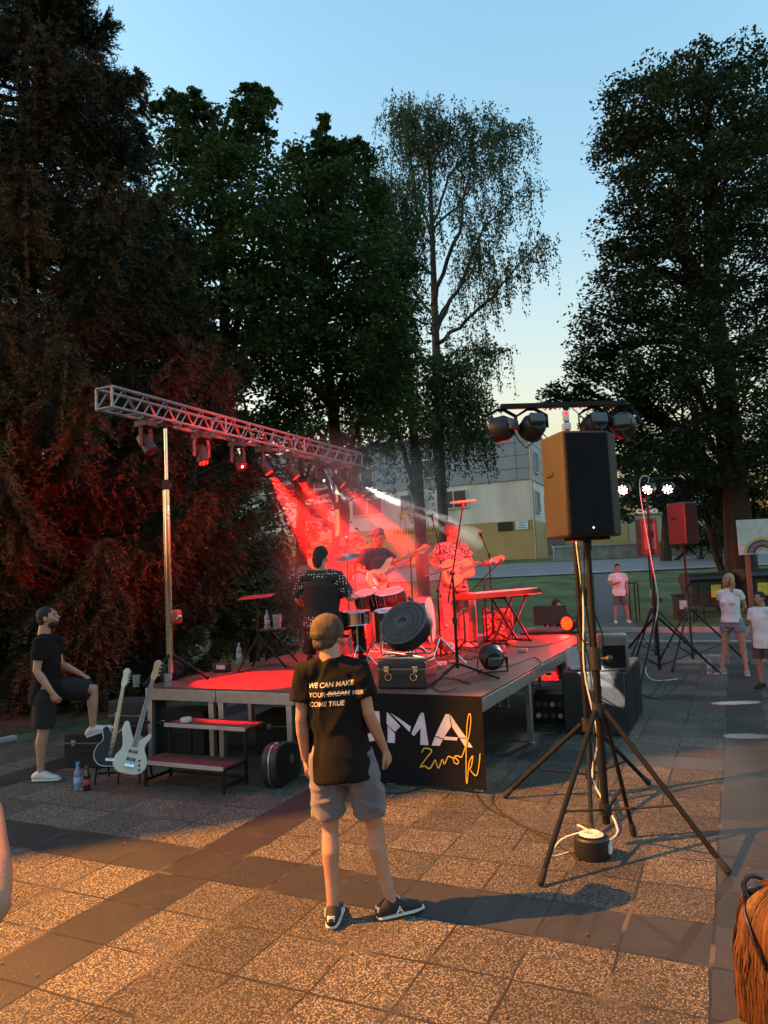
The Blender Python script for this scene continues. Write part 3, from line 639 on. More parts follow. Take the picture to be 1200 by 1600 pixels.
# ---------------------------------------------------------------- truss and masts
TX = -6.08; tb, tt_ = 3.93, 4.155
ty0 = atx(178, 637, TX + .14).y; ty1 = atx(568, 733, TX + .14).y
tr = thing('lighting_truss', 'long silver box truss carrying the stage lamps', 'truss', (TX, ty0, 0)); TL = ty1 - ty0
print('TRUSS', ty0, ty1, atx(178, 637, TX + .14).z, atx(568, 733, TX + .14).z, atx(175, 603, TX + .14).z, atx(568, 712, TX + .14).z)
CH = [(-.115, tb), (.115, tb), (-.115, tt_), (.115, tt_)]
TRM = mat('truss_aluminium', (.24, .23, .24), .35, metal=.5, var=.1)
for x, z in CH: q = MB(); q.cyl((x, 0, z), (x, TL, z), .019, n=10); q.build('chord', TRM, tr)
nb_ = int(TL / .32)
for i in range(nb_):
    y0, y1 = TL * i / nb_, TL * (i + .5) / nb_; y2 = TL * (i + 1) / nb_
    for (a, b) in ((0, 2), (1, 3)):
        q = MB(); q.tube([(CH[a][0], y0, CH[a][1]), (CH[b][0], y1, CH[b][1]), (CH[a][0], y2, CH[a][1])], .010, 6); q.build('brace', TRM, tr)
    q = MB(); q.tube([(CH[0][0], y0, CH[0][1]), (CH[1][0], y1, CH[1][1]), (CH[0][0], y2, CH[0][1])], .009, 6); q.build('brace', TRM, tr)
for y in (0, TL / 3, 2 * TL / 3, TL):
    for (a, b) in ((0, 2), (1, 3), (0, 1), (2, 3)): q = MB(); q.cyl((CH[a][0], y, CH[a][1]), (CH[b][0], y, CH[b][1]), .014, n=8); q.build('end_bar', TRM, tr)
def mast(px, py, lab):
    zt = tb - .03; p = None
    for y in np.linspace(6, 12, 600):
        v = Vector((TX, y, zt)) - CAM; u = 600 + F * v.dot(RT) / v.dot(FW)
        if p is None or abs(u - px) < p[0]: p = (abs(u - px), y)
    y = p[1]; o = thing('truss_mast', lab, 'lighting stand', (TX, y, SZ), 0, 'telescopic masts under the truss'); H_ = zt - SZ
    q = MB(); q.cyl((0, 0, .1), (0, 0, 2.35), .032); q.build('lower_tube', CHR, o)
    q = MB(); q.cyl((0, 0, 2.3), (0, 0, H_), .021); q.build('upper_tube', CHR, o)
    q = MB(); q.cyl((-.05, 0, .3), (-.05, 0, 2.3), .010); q.build('side_rod', CHR, o)
    q = MB(); q.box((0, 0, 2.32), (.10, .08, .12)); q.cyl((0, 0, 2.36), (.11, 0, 2.36), .012); q.build('clamp', BLM, o, bevel=.01)
    q = MB(); q.box((.10, 0, .75), (.12, .10, .17)); w = q.build('winch', mat('red_brown_winch', (.16, .03, .03), .4), o, bevel=.03)
    q = MB(); q.tube([(.16, -.05, .75), (.2, -.1, .72), (.24, -.1, .75)], .012, 6); q.sph((.245, -.1, .76), .022); q.build('crank', CHR, w)
    q = MB(); q.box((0, 0, H_ - .01), (.14, .12, .05)); q.build('head_plate', BLM, o)
    for a in (.5, 2.6, 4.7):
        q = MB(); q.tube([(0, 0, .32), (.42 * math.cos(a), .42 * math.sin(a), .03)], .018, 8); q.sph((.42 * math.cos(a), .42 * math.sin(a), .025), .028); q.build('leg', BLM, o)
    return o
mast(258, 668, 'silver telescopic mast with a small winch at the near end of the truss')
mast(524, 735, 'silver telescopic mast behind the drummer at the far end of the truss')
def orient(d, up=(0, 0, 1)):
    d = Vector(d).normalized(); x = d.cross(Vector(up)).normalized(); y = x.cross(d)  # local -> z is the aim direction
    return Matrix((x, y, d)).transposed()
def moving_head(y, aim, col, label, lit, energy=0, angle=10, en2=0):
    zz = tb - .05; o = thing('moving_head_lamp', label, 'stage light', (TX + .05, y, zz), 0, 'moving head lamps hung under the truss'); o.scale = (.84,) * 3
    a = (Vector(aim) - Vector((TX + .05, y, zz - .32))).normalized(); ya = math.atan2(a.y, a.x); Rz = Matrix.Rotation(ya - PI / 2, 4, 'Z')
    q = MB(); q.box((0, 0, -.05), (.24, .2, .09)); q.box((0, 0, .015), (.06, .1, .05)); q.build('base', BLK, o, bevel=.012)
    q = MB()
    for s in (-1, 1): q.tube([(s * .10, 0, -.09), (s * .125, 0, -.15), (s * .125, 0, -.36)], (.022), 8, ell=(1, 1.6), M=Rz)
    q.build('yoke', BLK, o)
    Mh = orient(a).to_4x4(); Mh.translation = Vector((0, 0, -.32))
    q = MB(); q.lathe([(.02, -.14), (.07, -.135), (.085, -.09), (.088, 0), (.098, .10), (.100, .14), (.09, .142)], 20, M=Mh); q.build('head', BLK, o)
    q = MB(); q.lathe([(.001, .143), (.088, .143), (.088, .146), (.001, .147)], 20, M=Mh); ln = q.build('lens', LENSOFF, o)
    q = MB()
    for k in range(1 if lit is LEDW else 7):
        c = (0, 0) if k == 0 else (.055 * math.cos(k * PI / 3), .055 * math.sin(k * PI / 3))
        q.lathe([(.001, .149), (.020, .149), (.014, .156), (.001, .158)], 10, M=Mh, c=(c[0], c[1], 0))
    q.build('led', lit, ln)
    if energy: spot('beam', o, Mh @ Vector((0, 0, .17)), a, energy, col, angle, .12, .05)
    if en2: spot('added_wash', o, Mh @ Vector((0, 0, .17)), a, en2, col, 75, .8, .09)  # second wide spot, added to flood the stage with red
    return o
WAXIS = {}
heads = [(228, (-4.2, 6.8, .9), 'W', 0, 'first moving head lamp at the near end of the truss, tilted and almost dark'),
 (315, (-5.1, 7.1, .85), 'R', 380, 'moving head lamp with a glowing red face, second from the near truss end'),
 (372, (-3.5, 7.6, .9), 'w', 4, 'third moving head lamp from the near end, a small white glint on its lens'),
 (413, (-4.55, 9.6, .85), 'R', 4300, 'moving head lamp throwing a broken red beam, fourth along the truss'),
 (455, (-4.3, 10.6, .9), 'R', 5000, 'moving head lamp throwing the longest red beam down towards the long haired bassist'),
 (497, (-3.2, 10.9, 1.2), 'w', 60, 'sixth moving head lamp with a short white glare'),
 (527, (-4.1, 12.6, 1.0), 'R', 2400, 'moving head lamp beside the far mast, sending a red beam over the guitarist'),
 (556, (-3.2, 13.8, 1.9), 'w', 420, 'last moving head lamp at the far truss end, throwing a white beam')]
BEAMS = []
for px, aim, c, en, lab in heads:
    best = min(np.linspace(ty0, ty1 + .4, 700), key=lambda y: abs((600 + F * (Vector((TX + .05, y, 3.6)) - CAM).dot(RT) / (Vector((TX + .05, y, 3.6)) - CAM).dot(FW)) - px))
    moving_head(best, aim, RED if c == 'R' else (1, .93, .85), lab, LEDR if c == 'R' else (LEDW if c == 'w' else LENSOFF), en, {413: 22, 455: 14, 527: 14, 315: 30}.get(px, 12), {413: 70, 455: 80, 315: 18, 527: 50}.get(px, 0))
    BEAMS.append((Vector((TX + .05, best, 3.56)), Vector(aim), c, en))
# ---------------------------------------------------------------- smoke lit by the beams
def smoke(name, segs, dens, lab, col=(1, 1, 1)):
    mt = bpy.data.materials.new(name + '_volume'); mt.use_nodes = True; nt = mt.node_tree; nt.nodes.remove(nt.nodes['Principled BSDF'])
    v = nt.nodes.new('ShaderNodeVolumePrincipled'); v.inputs['Density'].default_value = dens; v.inputs['Color'].default_value = (*col, 1); v.inputs['Anisotropy'].default_value = .2
    nt.links.new(v.outputs[0], nt.nodes['Material Output'].inputs['Volume'])
    q = MB()
    for a, b, r0, r1, seed in segs:
        a = Vector(a); b = Vector(b); n = 14; g = random.Random(seed); base = len(q.v)
        q.tube([a.lerp(b, i / n) for i in range(n + 1)], [(r0 + (r1 - r0) * i / n) for i in range(n + 1)], 14, dome=False)
        d = (b - a).normalized()
        for i in range(base, len(q.v)):
            p = Vector(q.v[i]); t = (p - a).dot(d); ax = a + d * t; w = .72 + (.12 if seed in (2, 3, 4) else .5) * mnoise.noise(p * 2.6 + Vector((seed, 0, 0))) + .25 * mnoise.noise(p * 7 + Vector((0, seed, 0)))
            q.v[i] = tuple(ax + (p - ax) * max(.25, w))
    o = q.build(name, mt, None); tag(o, lab, kind='stuff'); return o
def bseg(i, t0, t1, r0, r1, seed, off=(0, 0, 0)):
    a, b = BEAMS[i][0], BEAMS[i][1]; o = Vector(off); return (a.lerp(b, t0) + o, a.lerp(b, t1) + o, r0, r1, seed)
def smoke_box(c, d, lab):
    mt = bpy.data.materials.new('drifting_smoke'); mt.use_nodes = True; nt = mt.node_tree; nt.nodes.remove(nt.nodes['Principled BSDF']); N = nt.nodes; L = nt.links
    tc = N.new('ShaderNodeTexCoord'); nz = N.new('ShaderNodeTexNoise'); nz.inputs['Scale'].default_value = 1.15; nz.inputs['Detail'].default_value = 3; nz.inputs['Distortion'].default_value = .6; L.new(tc.outputs['Object'], nz.inputs['Vector'])
    sx = N.new('ShaderNodeSeparateXYZ'); L.new(tc.outputs['Generated'], sx.inputs[0]); f = None
    for k in range(3):
        e = mnode(nt, 'SUBTRACT', .5, mnode(nt, 'ABSOLUTE', mnode(nt, 'SUBTRACT', sx.outputs[k], .5))); e = ramp(nt, e, 0, .2 if k < 2 else .12); f = e if f is None else mnode(nt, 'MULTIPLY', f, e)
    dn = mnode(nt, 'MULTIPLY', ramp(nt, nz.outputs[0], .34, .66, .0, 1.1), f)
    v = N.new('ShaderNodeVolumePrincipled'); L.new(mnode(nt, 'MULTIPLY', dn, .12), v.inputs['Density']); v.inputs['Color'].default_value = (1, 1, 1, 1); v.inputs['Anisotropy'].default_value = .15
    L.new(v.outputs[0], N['Material Output'].inputs['Volume'])
    q = MB(); q.box((0, 0, 0), d); o = q.build('stage_smoke', mt, None, smooth=False); o.location = c; tag(o, lab, kind='stuff'); return o
smoke_box((-5.15, 10.3, 2.5), (2.3, 3.9, 3.1), 'drifting smoke in which the red beams show')
smoke('stage_smoke', [bseg(7, .03, .22, .08, .12, 5), bseg(7, .12, .62, .05, .13, 6, (0, .14, .10)), bseg(7, .16, .66, .05, .14, 7, (0, -.12, -.05)), bseg(7, .25, .6, .05, .10, 8, (.1, .1, -.20)), bseg(7, .2, .55, .04, .11, 9, (-.1, .25, .24)), bseg(5, .05, .16, .08, .05, 10)], .3, 'pale streaky smoke in the white beam')
# ---------------------------------------------------------------- stands, loudspeakers and light bars beside the stage
def tripod(name, label, base, h, legs, spread=.75, hub=.78, brace=.2, r=.019, cat='stand', group=None, tele=None, mt=None):
    o = thing(name, label, cat, base, 0, group); mt = mt or BLM
    q = MB(); q.cyl((0, 0, brace * .6), (0, 0, min(h, 1.35)), r * 1.25); q.build('lower_tube', mt, o)
    q = MB(); q.cyl((0, 0, 1.25), (0, 0, h), r); q.build('pole', mt, o)
    q = MB(); q.cyl((0, 0, 1.24), (0, 0, 1.40), r * 1.9); q.cyl((0, 0, 1.32), (.09, -.02, 1.32), .012); q.sph((.1, -.02, 1.32), .028); q.build('collar', BLK, o)
    q = MB(); q.cyl((0, 0, hub - .05), (0, 0, hub + .05), r * 2.2); q.build('hub', BLK, o); q = MB(); q.cyl((0, 0, brace - .04), (0, 0, brace + .04), r * 2.0); q.build('brace_collar', BLK, o)
    for L_ in legs:
        a = Vector((L_[0], L_[1], 0)) if isinstance(L_, tuple) else Vector((spread * math.cos(L_), spread * math.sin(L_), 0))
        d = a.normalized(); top = d * .05 + Vector((0, 0, hub)); ft = a + Vector((0, 0, .03))
        q = MB(); q.tube([top, ft], .0165, 8, ell=(1, 1.2)); lg = q.build('leg', mt, o)
        q = MB(); q.tube([ft + (top - ft).normalized() * .07, ft], [.022, .027], 8, dome=True); q.build('rubber_foot', RUB, lg)
        mid = top.lerp(ft, .62); q = MB(); q.tube([Vector((0, 0, brace)) + d * .04, mid], .011, 6, ell=(1.4, .7)); q.build('brace', mt, o)
    return o
def rel(base, px, py): g = at(px, py, 0) - Vector(base); return (g.x, g.y)
bA = at(950, 1322); bB = at(925, 1247)
tripod('speaker_stand', 'big black tripod stand carrying the nearest loudspeaker', bA, 2.14, [rel(bA, 845, 1385), rel(bA, 1137, 1368), rel(bA, 990, 1308)], hub=.95, brace=.26, cat='speaker stand', r=.022)
tripod('light_stand', 'tall black tripod stand holding the crossbar with four lamps above the nearest loudspeaker', bB, 3.41, [rel(bB, 790, 1248), rel(bB, 1013, 1228), rel(bB, 925, 1310)], hub=.62, brace=.2, cat='lighting stand', r=.021)
def loudspeaker(label, loc, rz, w, h, d, mt, taper=.78, side=None, front=GRILL, handle=True, name='loudspeaker', group=None, cham=0):
    """local -y is the front; back is narrower"""
    o = thing(name, label, 'loudspeaker', loc, rz, group)
    q = MB(); wb = w * taper; pl = [(-w / 2, 0), (w / 2, 0), (w / 2, d * .25), (wb / 2, d), (-wb / 2, d), (-w / 2, d * .25)]
    if cham: pl = [(-w / 2, 0), (w / 2 - cham, 0), (w / 2, cham * .9), (wb / 2, d), (-wb / 2, d), (-w / 2, d * .25)]
    q.prism(pl, h, Matrix.Translation((0, -d / 2, 0))); c = q.build('cabinet', mt, o, bevel=.018)
    q = MB(); q.box((-cham / 2, -d / 2 - .006, h / 2), (w - .03 - cham, .014, h - .03)); q.build('grille', front, o, bevel=.006)
    if handle:
        for s in (-1, 1):
            q = MB(); x = s * (w / 2 + wb / 2) / 2; q.box((x, d * .1, h * .62), (.012 + abs(w - wb) * .3, .1, .035)); q.build('handle', RUB, c, bevel=.005)
    return o
sp_c = bA + Vector((0, 0, 2.20)); 
SPB = mat('black_speaker_paint', (.016, .013, .011), .75, bump=.35, bscale=180)
o = loudspeaker('nearest big loudspeaker on its tripod, one side lit orange', sp_c, 0, .50, .76, .37, SPB, taper=.94, cham=.13)
o.rotation_euler = (0, 0, R(40))
q = MB(); q.cyl((0, 0, -.1), (0, 0, .0), .03); q.box((0, 0, -.012), (.26, .2, .022)); q.build('mounting_plate', BLM, o)
q = MB(); q.sph((-.06, -.205, .06), .006); q.build('status_light', emit_mat('pilot_light', (1, .95, .9), .3), o)
def par_back(o, aim, M0, lit=None, r=.105):
    """PAR can: round housing, rear box, yoke; local frame M0 (4x4), aims along aim"""
    h = bpy.data.objects.new('lamp_head', None); 
    Mh = orient(aim).to_4x4(); Mh.translation = M0
    q = MB(); q.lathe([(.03, -.10), (r * .72, -.095), (r * .98, -.05), (r, .03), (r * 1.02, .06), (r * .9, .062)], 22, M=Mh)
    hd = q.build('lamp_head', BLK, o)
    q = MB(); q.box((0, .01, -.12), (.14, .10, .05), M=Mh); q.build('rear_box', mat('dark_grey_casing', (.06, .065, .075), .45), hd, bevel=.012)
    q = MB(); q.lathe([(.001, .063), (r * .88, .063), (r * .86, .066), (.001, .067)], 20, M=Mh); q.build('lens', LENSOFF, hd)
    if lit:
        q = MB()
        for k in range(13):
            rr, a = (0, 0) if k == 0 else ((.035, k * PI / 2) if k < 5 else (.072, k * PI / 4)); q.lathe([(.001, .068), (.014, .068), (.010, .074), (.001, .075)], 8, M=Mh, c=(rr * math.cos(a), rr * math.sin(a), 0))
        q.build('led', lit, hd)
    return hd, Mh
def light_bar(label, c, dirv, offs, aims, lit, en, col, r=.114, ang=38, drop=.2, blen=1.15):
    dirv = Vector(dirv).normalized(); o = thing('light_bar', label, 'stage light bar', c)
    q = MB(); q.box((0, 0, 0), (blen, .05, .045), rot=(0, 0, math.atan2(dirv.y, dirv.x))); q.build('crossbar', BLM, o, bevel=.005)
    for i, t in enumerate(offs):
        p = dirv * t + Vector((0, 0, -drop)); a = (Vector(aims[i]) - (Vector(c) + p)).normalized()
        hd, Mh = par_back(o, a, p, lit[i], r)
        q = MB(); s = dirv * (r + .022)
        q.tube([p + s, p + s + Vector((0, 0, drop * .55)), p + s * .25 + Vector((0, 0, drop - .03)), p - s * .25 + Vector((0, 0, drop - .03)), p - s + Vector((0, 0, drop * .55)), p - s], .011, 6, ell=(1.6, .6)); q.build('yoke', BLM, o)
        q = MB(); b0 = p - a * .1; q.tube([b0, b0 + Vector((0, 0, -.12)) - a * .05, b0 + dirv * .12 + Vector((0, 0, -.2)), b0 + dirv * .25 + Vector((0, 0, -.1)), dirv * .1 * (1 if t < 0 else -1) + Vector((0, 0, -.02)) + p + dirv * .2 + Vector((0, 0, drop - .05))], .006, 6); q.build('cable', CABLE, o)
        if en[i]: spot('lamp', o, p + a * .09, a, en[i], col[i], ang if not isinstance(ang, list) else ang[i], .5, .06)
    return o
cN = Vector((bB.x, bB.y, 3.43)); 
light_bar('black crossbar with four round lamps above the nearest loudspeaker', cN + Vector((-.02, 0, 0)), (.86, .5, 0), (-.58, -.30, .27, .54), [(-9.5, 7.6, 2.5), (-4.0, 9.0, 1.3), (-3.9, 10.7, 1.5), (-1.2, 15.0, 2.3)], [LEDR] * 4, (190, 430, 430, 560), [RED] * 4, ang=[38, 30, 30, 15])
bF = at(1032, 1058); cF = Vector((bF.x, bF.y, 3.42))
tripod('light_stand', 'distant black tripod stand holding three bright white lamps', bF, 3.38, [.4, 2.7, 4.5], spread=1.0, hub=1.0, cat='lighting stand')
light_bar('distant crossbar with three bright white round lamps', cF, (.8, .6, 0), (-.42, .05, .42), [(-3.6, 6.8, .9), (-3.2, 8.8, .9), (-1.4, 8.0, .2)], [LEDW] * 3, (22, 22, 14), [(1, .9, .8)] * 3, ang=30, blen=1.05, drop=.17)
bS = at(1083, 1040); bS2 = at(1026, 1034)
tripod('speaker_stand', 'distant tripod stand under the loudspeaker next to the blonde woman', bS, 2.25, [.2, 2.3, 4.4], spread=.95, hub=1.05, cat='speaker stand')
tripod('speaker_stand', 'distant tripod stand under the small glowing red loudspeaker', bS2, 2.08, [.0, 2.1, 4.2], spread=.9, hub=1.05, cat='speaker stand')
REDB = mat('dark_speaker_cabinet', (.05, .04, .04), .5)
loudspeaker('distant loudspeaker lit red on a stand to the left of the blonde woman', bS + Vector((0, 0, 2.27)), R(62), .42, .78, .40, REDB)
o = loudspeaker('small distant loudspeaker glowing red beside the big near one', bS2 + Vector((0, 0, 2.1)), R(200), .36, .72, .36, REDB, taper=.9)
q = MB(); q.box((0, .19, .36), (.22, .02, .5)); q.build('rear_panel', GREY, o); q = MB(); q.box((0, .205, .4), (.14, .015, .14)); q.build('socket_plate', BLK, o)
# subwoofers and the rack on top
sbp = at(983, 1153); SBX = mat('black_textured_paint', (.014, .013, .014), .55, bump=.5, bscale=150)
for i, lab in ((0, 'nearer big black subwoofer standing on the paving beside the stage'), (1, 'further big black subwoofer behind the nearer one')):
    o = thing('subwoofer', lab, 'subwoofer', (sbp.x - .37, sbp.y + .02 + .74 * i, 0), 0, 'subwoofers beside the stage')
    q = MB(); q.box((0, .36, .37), (.72, .71, .72)); q.build('cabinet', SBX, o, bevel=.015)
    q = MB(); q.box((.362, .36, .37), (.012, .64, .64)); q.build('grille', GRILL, o, bevel=.004)
    q = MB(); q.box((0, -.002, .55), (.16, .012, .07)); q.build('handle', RUB, o, bevel=.01)
    for cx in (-.3, .3):
        for cy in (.06, .66): q = MB(); q.cyl((cx, cy, 0), (cx, cy, .02), .02); q.build('foot', RUB, o)
ck = thing('amplifier_rack', 'grey boxy stage monitor with rounded corners sitting on the subwoofers', 'stage monitor', (sbp.x - .17, sbp.y + .35, .73), R(12))
q = MB(); q.prism([(-.24, 0), (.24, 0), (.24, .30), (.1, .42), (-.24, .42)], .34, Matrix(((0, 0, 1, -.17), (1, 0, 0, 0), (0, 1, 0, 0), (0, 0, 0, 1)))); q.build('cabinet', mat('grey_casing', (.10, .095, .09), .5), ck, bevel=.03)
q = MB(); q.box((0, -.243, .17), (.26, .015, .26)); q.build('grille', GRILL, ck, bevel=.01)
hp = thing('case_lid', 'open grey equipment lid lying beside the monitor on the subwoofers', 'lid', (sbp.x - .55, sbp.y + .3, .735), R(20))
q = MB(); q.box((0, 0, .02), (.28, .34, .04)); q.box((0, .17, .13), (.28, .03, .22), rot=(R(-20), 0, 0)); q.build('shell', mat('pale_casing', (.3, .3, .3), .4), hp, bevel=.01)
# cable spool under the speaker stand
spl = thing('cable_reel', 'round black power cable reel with a pale top under the nearest stand', 'cable reel', at(926, 1338), .3)
q = MB(); q.lathe([(.115, 0), (.12, .01), (.12, .13), (.11, .14), (.05, .142)], 26); q.build('housing', BLK, spl)
q = MB(); q.lathe([(.07, .14), (.085, .15), (.055, .165), (.05, .15)], 22); q.build('coil', WCABLE, spl)
q = MB(); q.box((.112, -.03, .07), (.03, .07, .06), rot=(0, 0, -.3)); q.build('label_plate', WHT, spl)
# ---------------------------------------------------------------- cables
def smooth_pts(P_, k=5):
    P_ = [Vector(p) for p in P_]; out = []
    for i in range(len(P_) - 1):
        p0, p1, p2, p3 = P_[max(i - 1, 0)], P_[i], P_[i + 1], P_[min(i + 2, len(P_) - 1)]
        for j in range(k):
            t = j / k; out.append(.5 * ((2 * p1) + (p2 - p0) * t + (2 * p0 - 5 * p1 + 4 * p2 - p3) * t * t + (3 * p1 - p0 - 3 * p2 + p3) * t ** 3))
    return out + [P_[-1]]
def cable(pts, lab, r=.005, mt=None, name='cable', grp=None):
    q = MB(); q.tube(smooth_pts(pts), r, 6); o = q.build(name, mt or CABLE); return tag(o, lab, 'cable', grp)
def gp(*l, z=.008): return [at(x, y, 0) + Vector((0, 0, z)) for x, y in l]
cable([bB + Vector((.04, -.06, 3.15)), bB + Vector((.02, -.08, 2.4)), bB + Vector((.05, -.07, 1.7)), bB + Vector((.02, -.07, 1.1)), bB + Vector((.10, -.10, .55)), bB + Vector((.04, -.12, .2)), spl.location + Vector((.1, .5, .02)), spl.location + Vector((-.05, .2, .02)), spl.location + Vector((-.1, .05, .18)), spl.location + Vector((0, 0, .16))], 'long white cable running down the near lighting stand to the cable reel', .0075, WCABLE)
cable([spl.location + Vector((-.02, 0, .17)), spl.location + Vector((-.2, -.02, .1)), spl.location + Vector((-.26, -.1, .01)), spl.location + Vector((-.16, .0, .01))], 'short white cable end hanging in a loop from the reel', .006, WCABLE)
cable([bF + Vector((.03, -.06, 3.3)), bF + Vector((.06, -.1, 3.44)), bF + Vector((-.1, -.1, 3.3)), bF + Vector((0, -.06, 2)), bF + Vector((.05, -.06, 1.2)), bF + Vector((-.2, -.2, .3)), bF + Vector((-.1, -.4, .02)), bF + Vector((.3, -.3, .02))], 'white cable running down the distant lighting stand', .009, WCABLE)
for k, l in enumerate(([(743, 1238), (760, 1262), (800, 1282), (868, 1320), (905, 1345)], [(830, 1160), (800, 1205), (772, 1240), (775, 1262), (812, 1290), (880, 1310)], [(830, 1160), (790, 1160), (760, 1180), (700, 1215), (640, 1238), (600, 1240)], [(985, 1095), (1020, 1085), (1035, 1065), (1052, 1060)], [(1000, 1085), (1030, 1092), (1060, 1070), (1075, 1050)])):
    cable(gp(*l), ('thin black cable snaking from the banner corner to the near tripod', 'black cable running from the stage leg out over the paving', 'black cable lying along the foot of the banner', 'black cable lying towards the distant lighting stand', 'black cable curling in front of the distant stands')[k], .006)
for k, (x, y) in enumerate(((905, 845), (896, 850), (912, 842))):
    a = atd(x, y, 6.3); b = bB + Vector((.05 + .03 * k, -.05, 1.25 - .1 * k)); a = bA + Vector((-.1 + .05 * k, .15, 2.15))
    cable([a, a + Vector((-.03 * k, .05, -.35)), a.lerp(b, .5) + Vector((.06 * (k - 1), 0, -.2)), b, b + Vector((.02, 0, -.5)), b + Vector((0, -.1, -1.1))], ('black cable hanging from the nearest loudspeaker, left strand', 'black cable hanging from the nearest loudspeaker, middle strand', 'black cable hanging from the nearest loudspeaker, right strand')[k], .006, grp='cables hanging between the near stands')
# ---------------------------------------------------------------- warm floodlight standing out of frame at left
flp = Vector((-7.5, 1.04, 0)); LH_ = 8.0
fl = thing('street_floodlight', 'warm orange floodlight on a tall pole left of the photograph', 'street lamp', flp)
q = MB(); q.cyl((-.6, -.3, 0), (-.6, -.3, LH_), .06); q.tube([(-.6, -.3, LH_ - .1), (-.3, -.15, LH_ + .15), (0, 0, LH_ + .16)], .03, 8); q.build('pole', GREY, fl)
q = MB(); q.lathe([(.02, .14), (.16, .10), (.2, .02), (.19, .02), (.15, .09), (.02, .1)], 20, c=(0, 0, LH_ + .04)); q.build('lamp_shade', GREY, fl)
q = MB(); q.sph((0, 0, LH_ + .06), .03); q.build('bulb', emit_mat('warm_bulb', (1, .5, .15), 1.5), fl)
sh = Vector((-1, 1, 0)).normalized()
q = MB(); q.box((0, 0, 0), (2.6, .01, .9), rot=(0, 0, R(45))); vo_ = q.v; q.v = [tuple(Vector(v) + sh * .035 + Vector((0, 0, LH_ - .42))) for v in vo_]; q.build('added_cutoff_plate', GREY, fl)  # unseen plate, added to cut the lamp's light off along a straight edge
l = bpy.data.lights.new('warm_lamp', 'SPOT'); l.energy = 1650; l.color = (1, .35, .03); l.shadow_soft_size = .022; l.spot_size = R(117); l.spot_blend = .06
lo = bpy.data.objects.new('warm_lamp', l); COL.objects.link(lo); lo.parent = fl; lo.location = (0, 0, LH_)
spot('added_wash', bpy.data.objects['light_bar'], (-.5, 0, -.1), Vector((-6.1, 8.4, 3.6)) - Vector((-1.7, 6.4, 3.3)), 260, RED, 42, .7, .06)  # extra red spot without its own lamp head, added to tint the truss
gl_ = thing('added_conifer_lamp', 'small warm lamp on a post, added out of view to light the big conifer', 'street lamp', (-10.6, .6, 0))  # unseen lamp with post and shade, added to warm the conifer
q = MB(); q.cyl((0, 0, 0), (0, 0, 3.3), .04); q.build('post', GREY, gl_)
q = MB(); q.lathe([(.02, 3.62), (.16, 3.5), (.17, 3.46), (.02, 3.46)], 18); q.build('lamp_shade', GREY, gl_)
q = MB(); q.sph((0, 0, 3.38), .05); q.build('bulb', emit_mat('warm_bulb', (1, .5, .15), 1.5), gl_)
spot('warm_lamp', gl_, (0, 0, 3.3), (-1.4, 8.6, 3.4), 240, (1, .26, .04), 100, .8, .1)

# ---------------------------------------------------------------- people
from mathutils.bvhtree import BVHTree
SKIN = mat('skin', (.36, .19, .125), .5, var=.12, scale=14, bump=.12, bscale=120)
def remesh(mb, name, mt, parent, vox, it=4, fac=.5, wr=0, ws=(9, 9, 5), seed=0, subsmooth=True):
    me = bpy.data.meshes.new(name); me.from_pydata(mb.v, [], mb.f); o = link(name, me, None, None)
    r = o.modifiers.new('r', 'REMESH'); r.mode = 'VOXEL'; r.voxel_size = vox
    if it: s = o.modifiers.new('s', 'SMOOTH'); s.factor = fac; s.iterations = it
    bake(o); o.data.materials.clear(); o.data.materials.append(mt)
    if wr:
        me = o.data; n = len(me.vertices); co = np.empty(n * 3, np.float32); me.vertices.foreach_get('co', co); co = co.reshape(-1, 3)
        no = np.empty(n * 3, np.float32); me.vertices.foreach_get('normal', no); no = no.reshape(-1, 3); ws_ = Vector(ws)
        dd = np.empty(n, np.float32)
        for i in range(n):
            p = Vector((co[i][0] * ws_.x + seed, co[i][1] * ws_.y, co[i][2] * ws_.z)); q = mnoise.noise_vector(p * .5) * 1.3
            dd[i] = (1 - abs(mnoise.noise(p + q)) * 2.2) * .75 + mnoise.noise((p + q) * 2.1) * .35
        co += no * (dd * wr)[:, None]; me.vertices.foreach_set('co', co.ravel())
    o.data.shade_smooth(); o.parent = parent; return o
def hand(mb, w, d, pn, side=1, curl=.35, k=1.0, fr=.0085):
    """w wrist, d direction, pn palm normal (towards which fingers curl), side +1 puts the thumb on +cross(d,pn)"""
    w = Vector(w); d = Vector(d).normalized(); pn = Vector(pn); pn = (pn - d * pn.dot(d)).normalized(); x = d.cross(pn) * side
    mb.tube([w - d * .02 * k, w + d * .02 * k, w + d * .055 * k, w + d * .09 * k], [(.027 * k, .019 * k), (.033 * k, .016 * k), (.042 * k, .0145 * k), (.038 * k, .012 * k)], 12, ref=pn, dome=True)
    for i, (off, L_) in enumerate(((.030, .068), (.0105, .078), (-.0095, .072), (-.0285, .056))):
        p = w + d * (.083 - .004 * abs(i - 1.2)) * k + x * off * k; pts = [p - d * .02 * k, p]; a = .18 + curl * (.55 + .12 * i) + .04 * i; dd = d + x * off * 1.4
        for s_, f in ((.45, 1), (.32, 1.25), (.23, 1)):
            dd = (d * math.cos(a) + pn * math.sin(a) + x * off * 1.2); p = p + dd.normalized() * L_ * s_ * k; pts.append(p); a += curl * 1.15 * f
        mb.tube(pts, [fr * k * q for q in (1.1, 1.12, 1.0, .93, .8)], 8, dome=True)
    p = w + d * .022 * k + x * .026 * k; a1 = (d * .62 + x * .75 + pn * .25).normalized(); a2 = (d * .9 + x * .25 + pn * .35).normalized()
    mb.tube([p - a1 * .01 * k, p + a1 * .036 * k, p + a1 * .036 * k + a2 * .028 * k, p + a1 * .036 * k + a2 * .052 * k], [.0125 * k, .011 * k, .010 * k, .0085 * k], 8, dome=True)
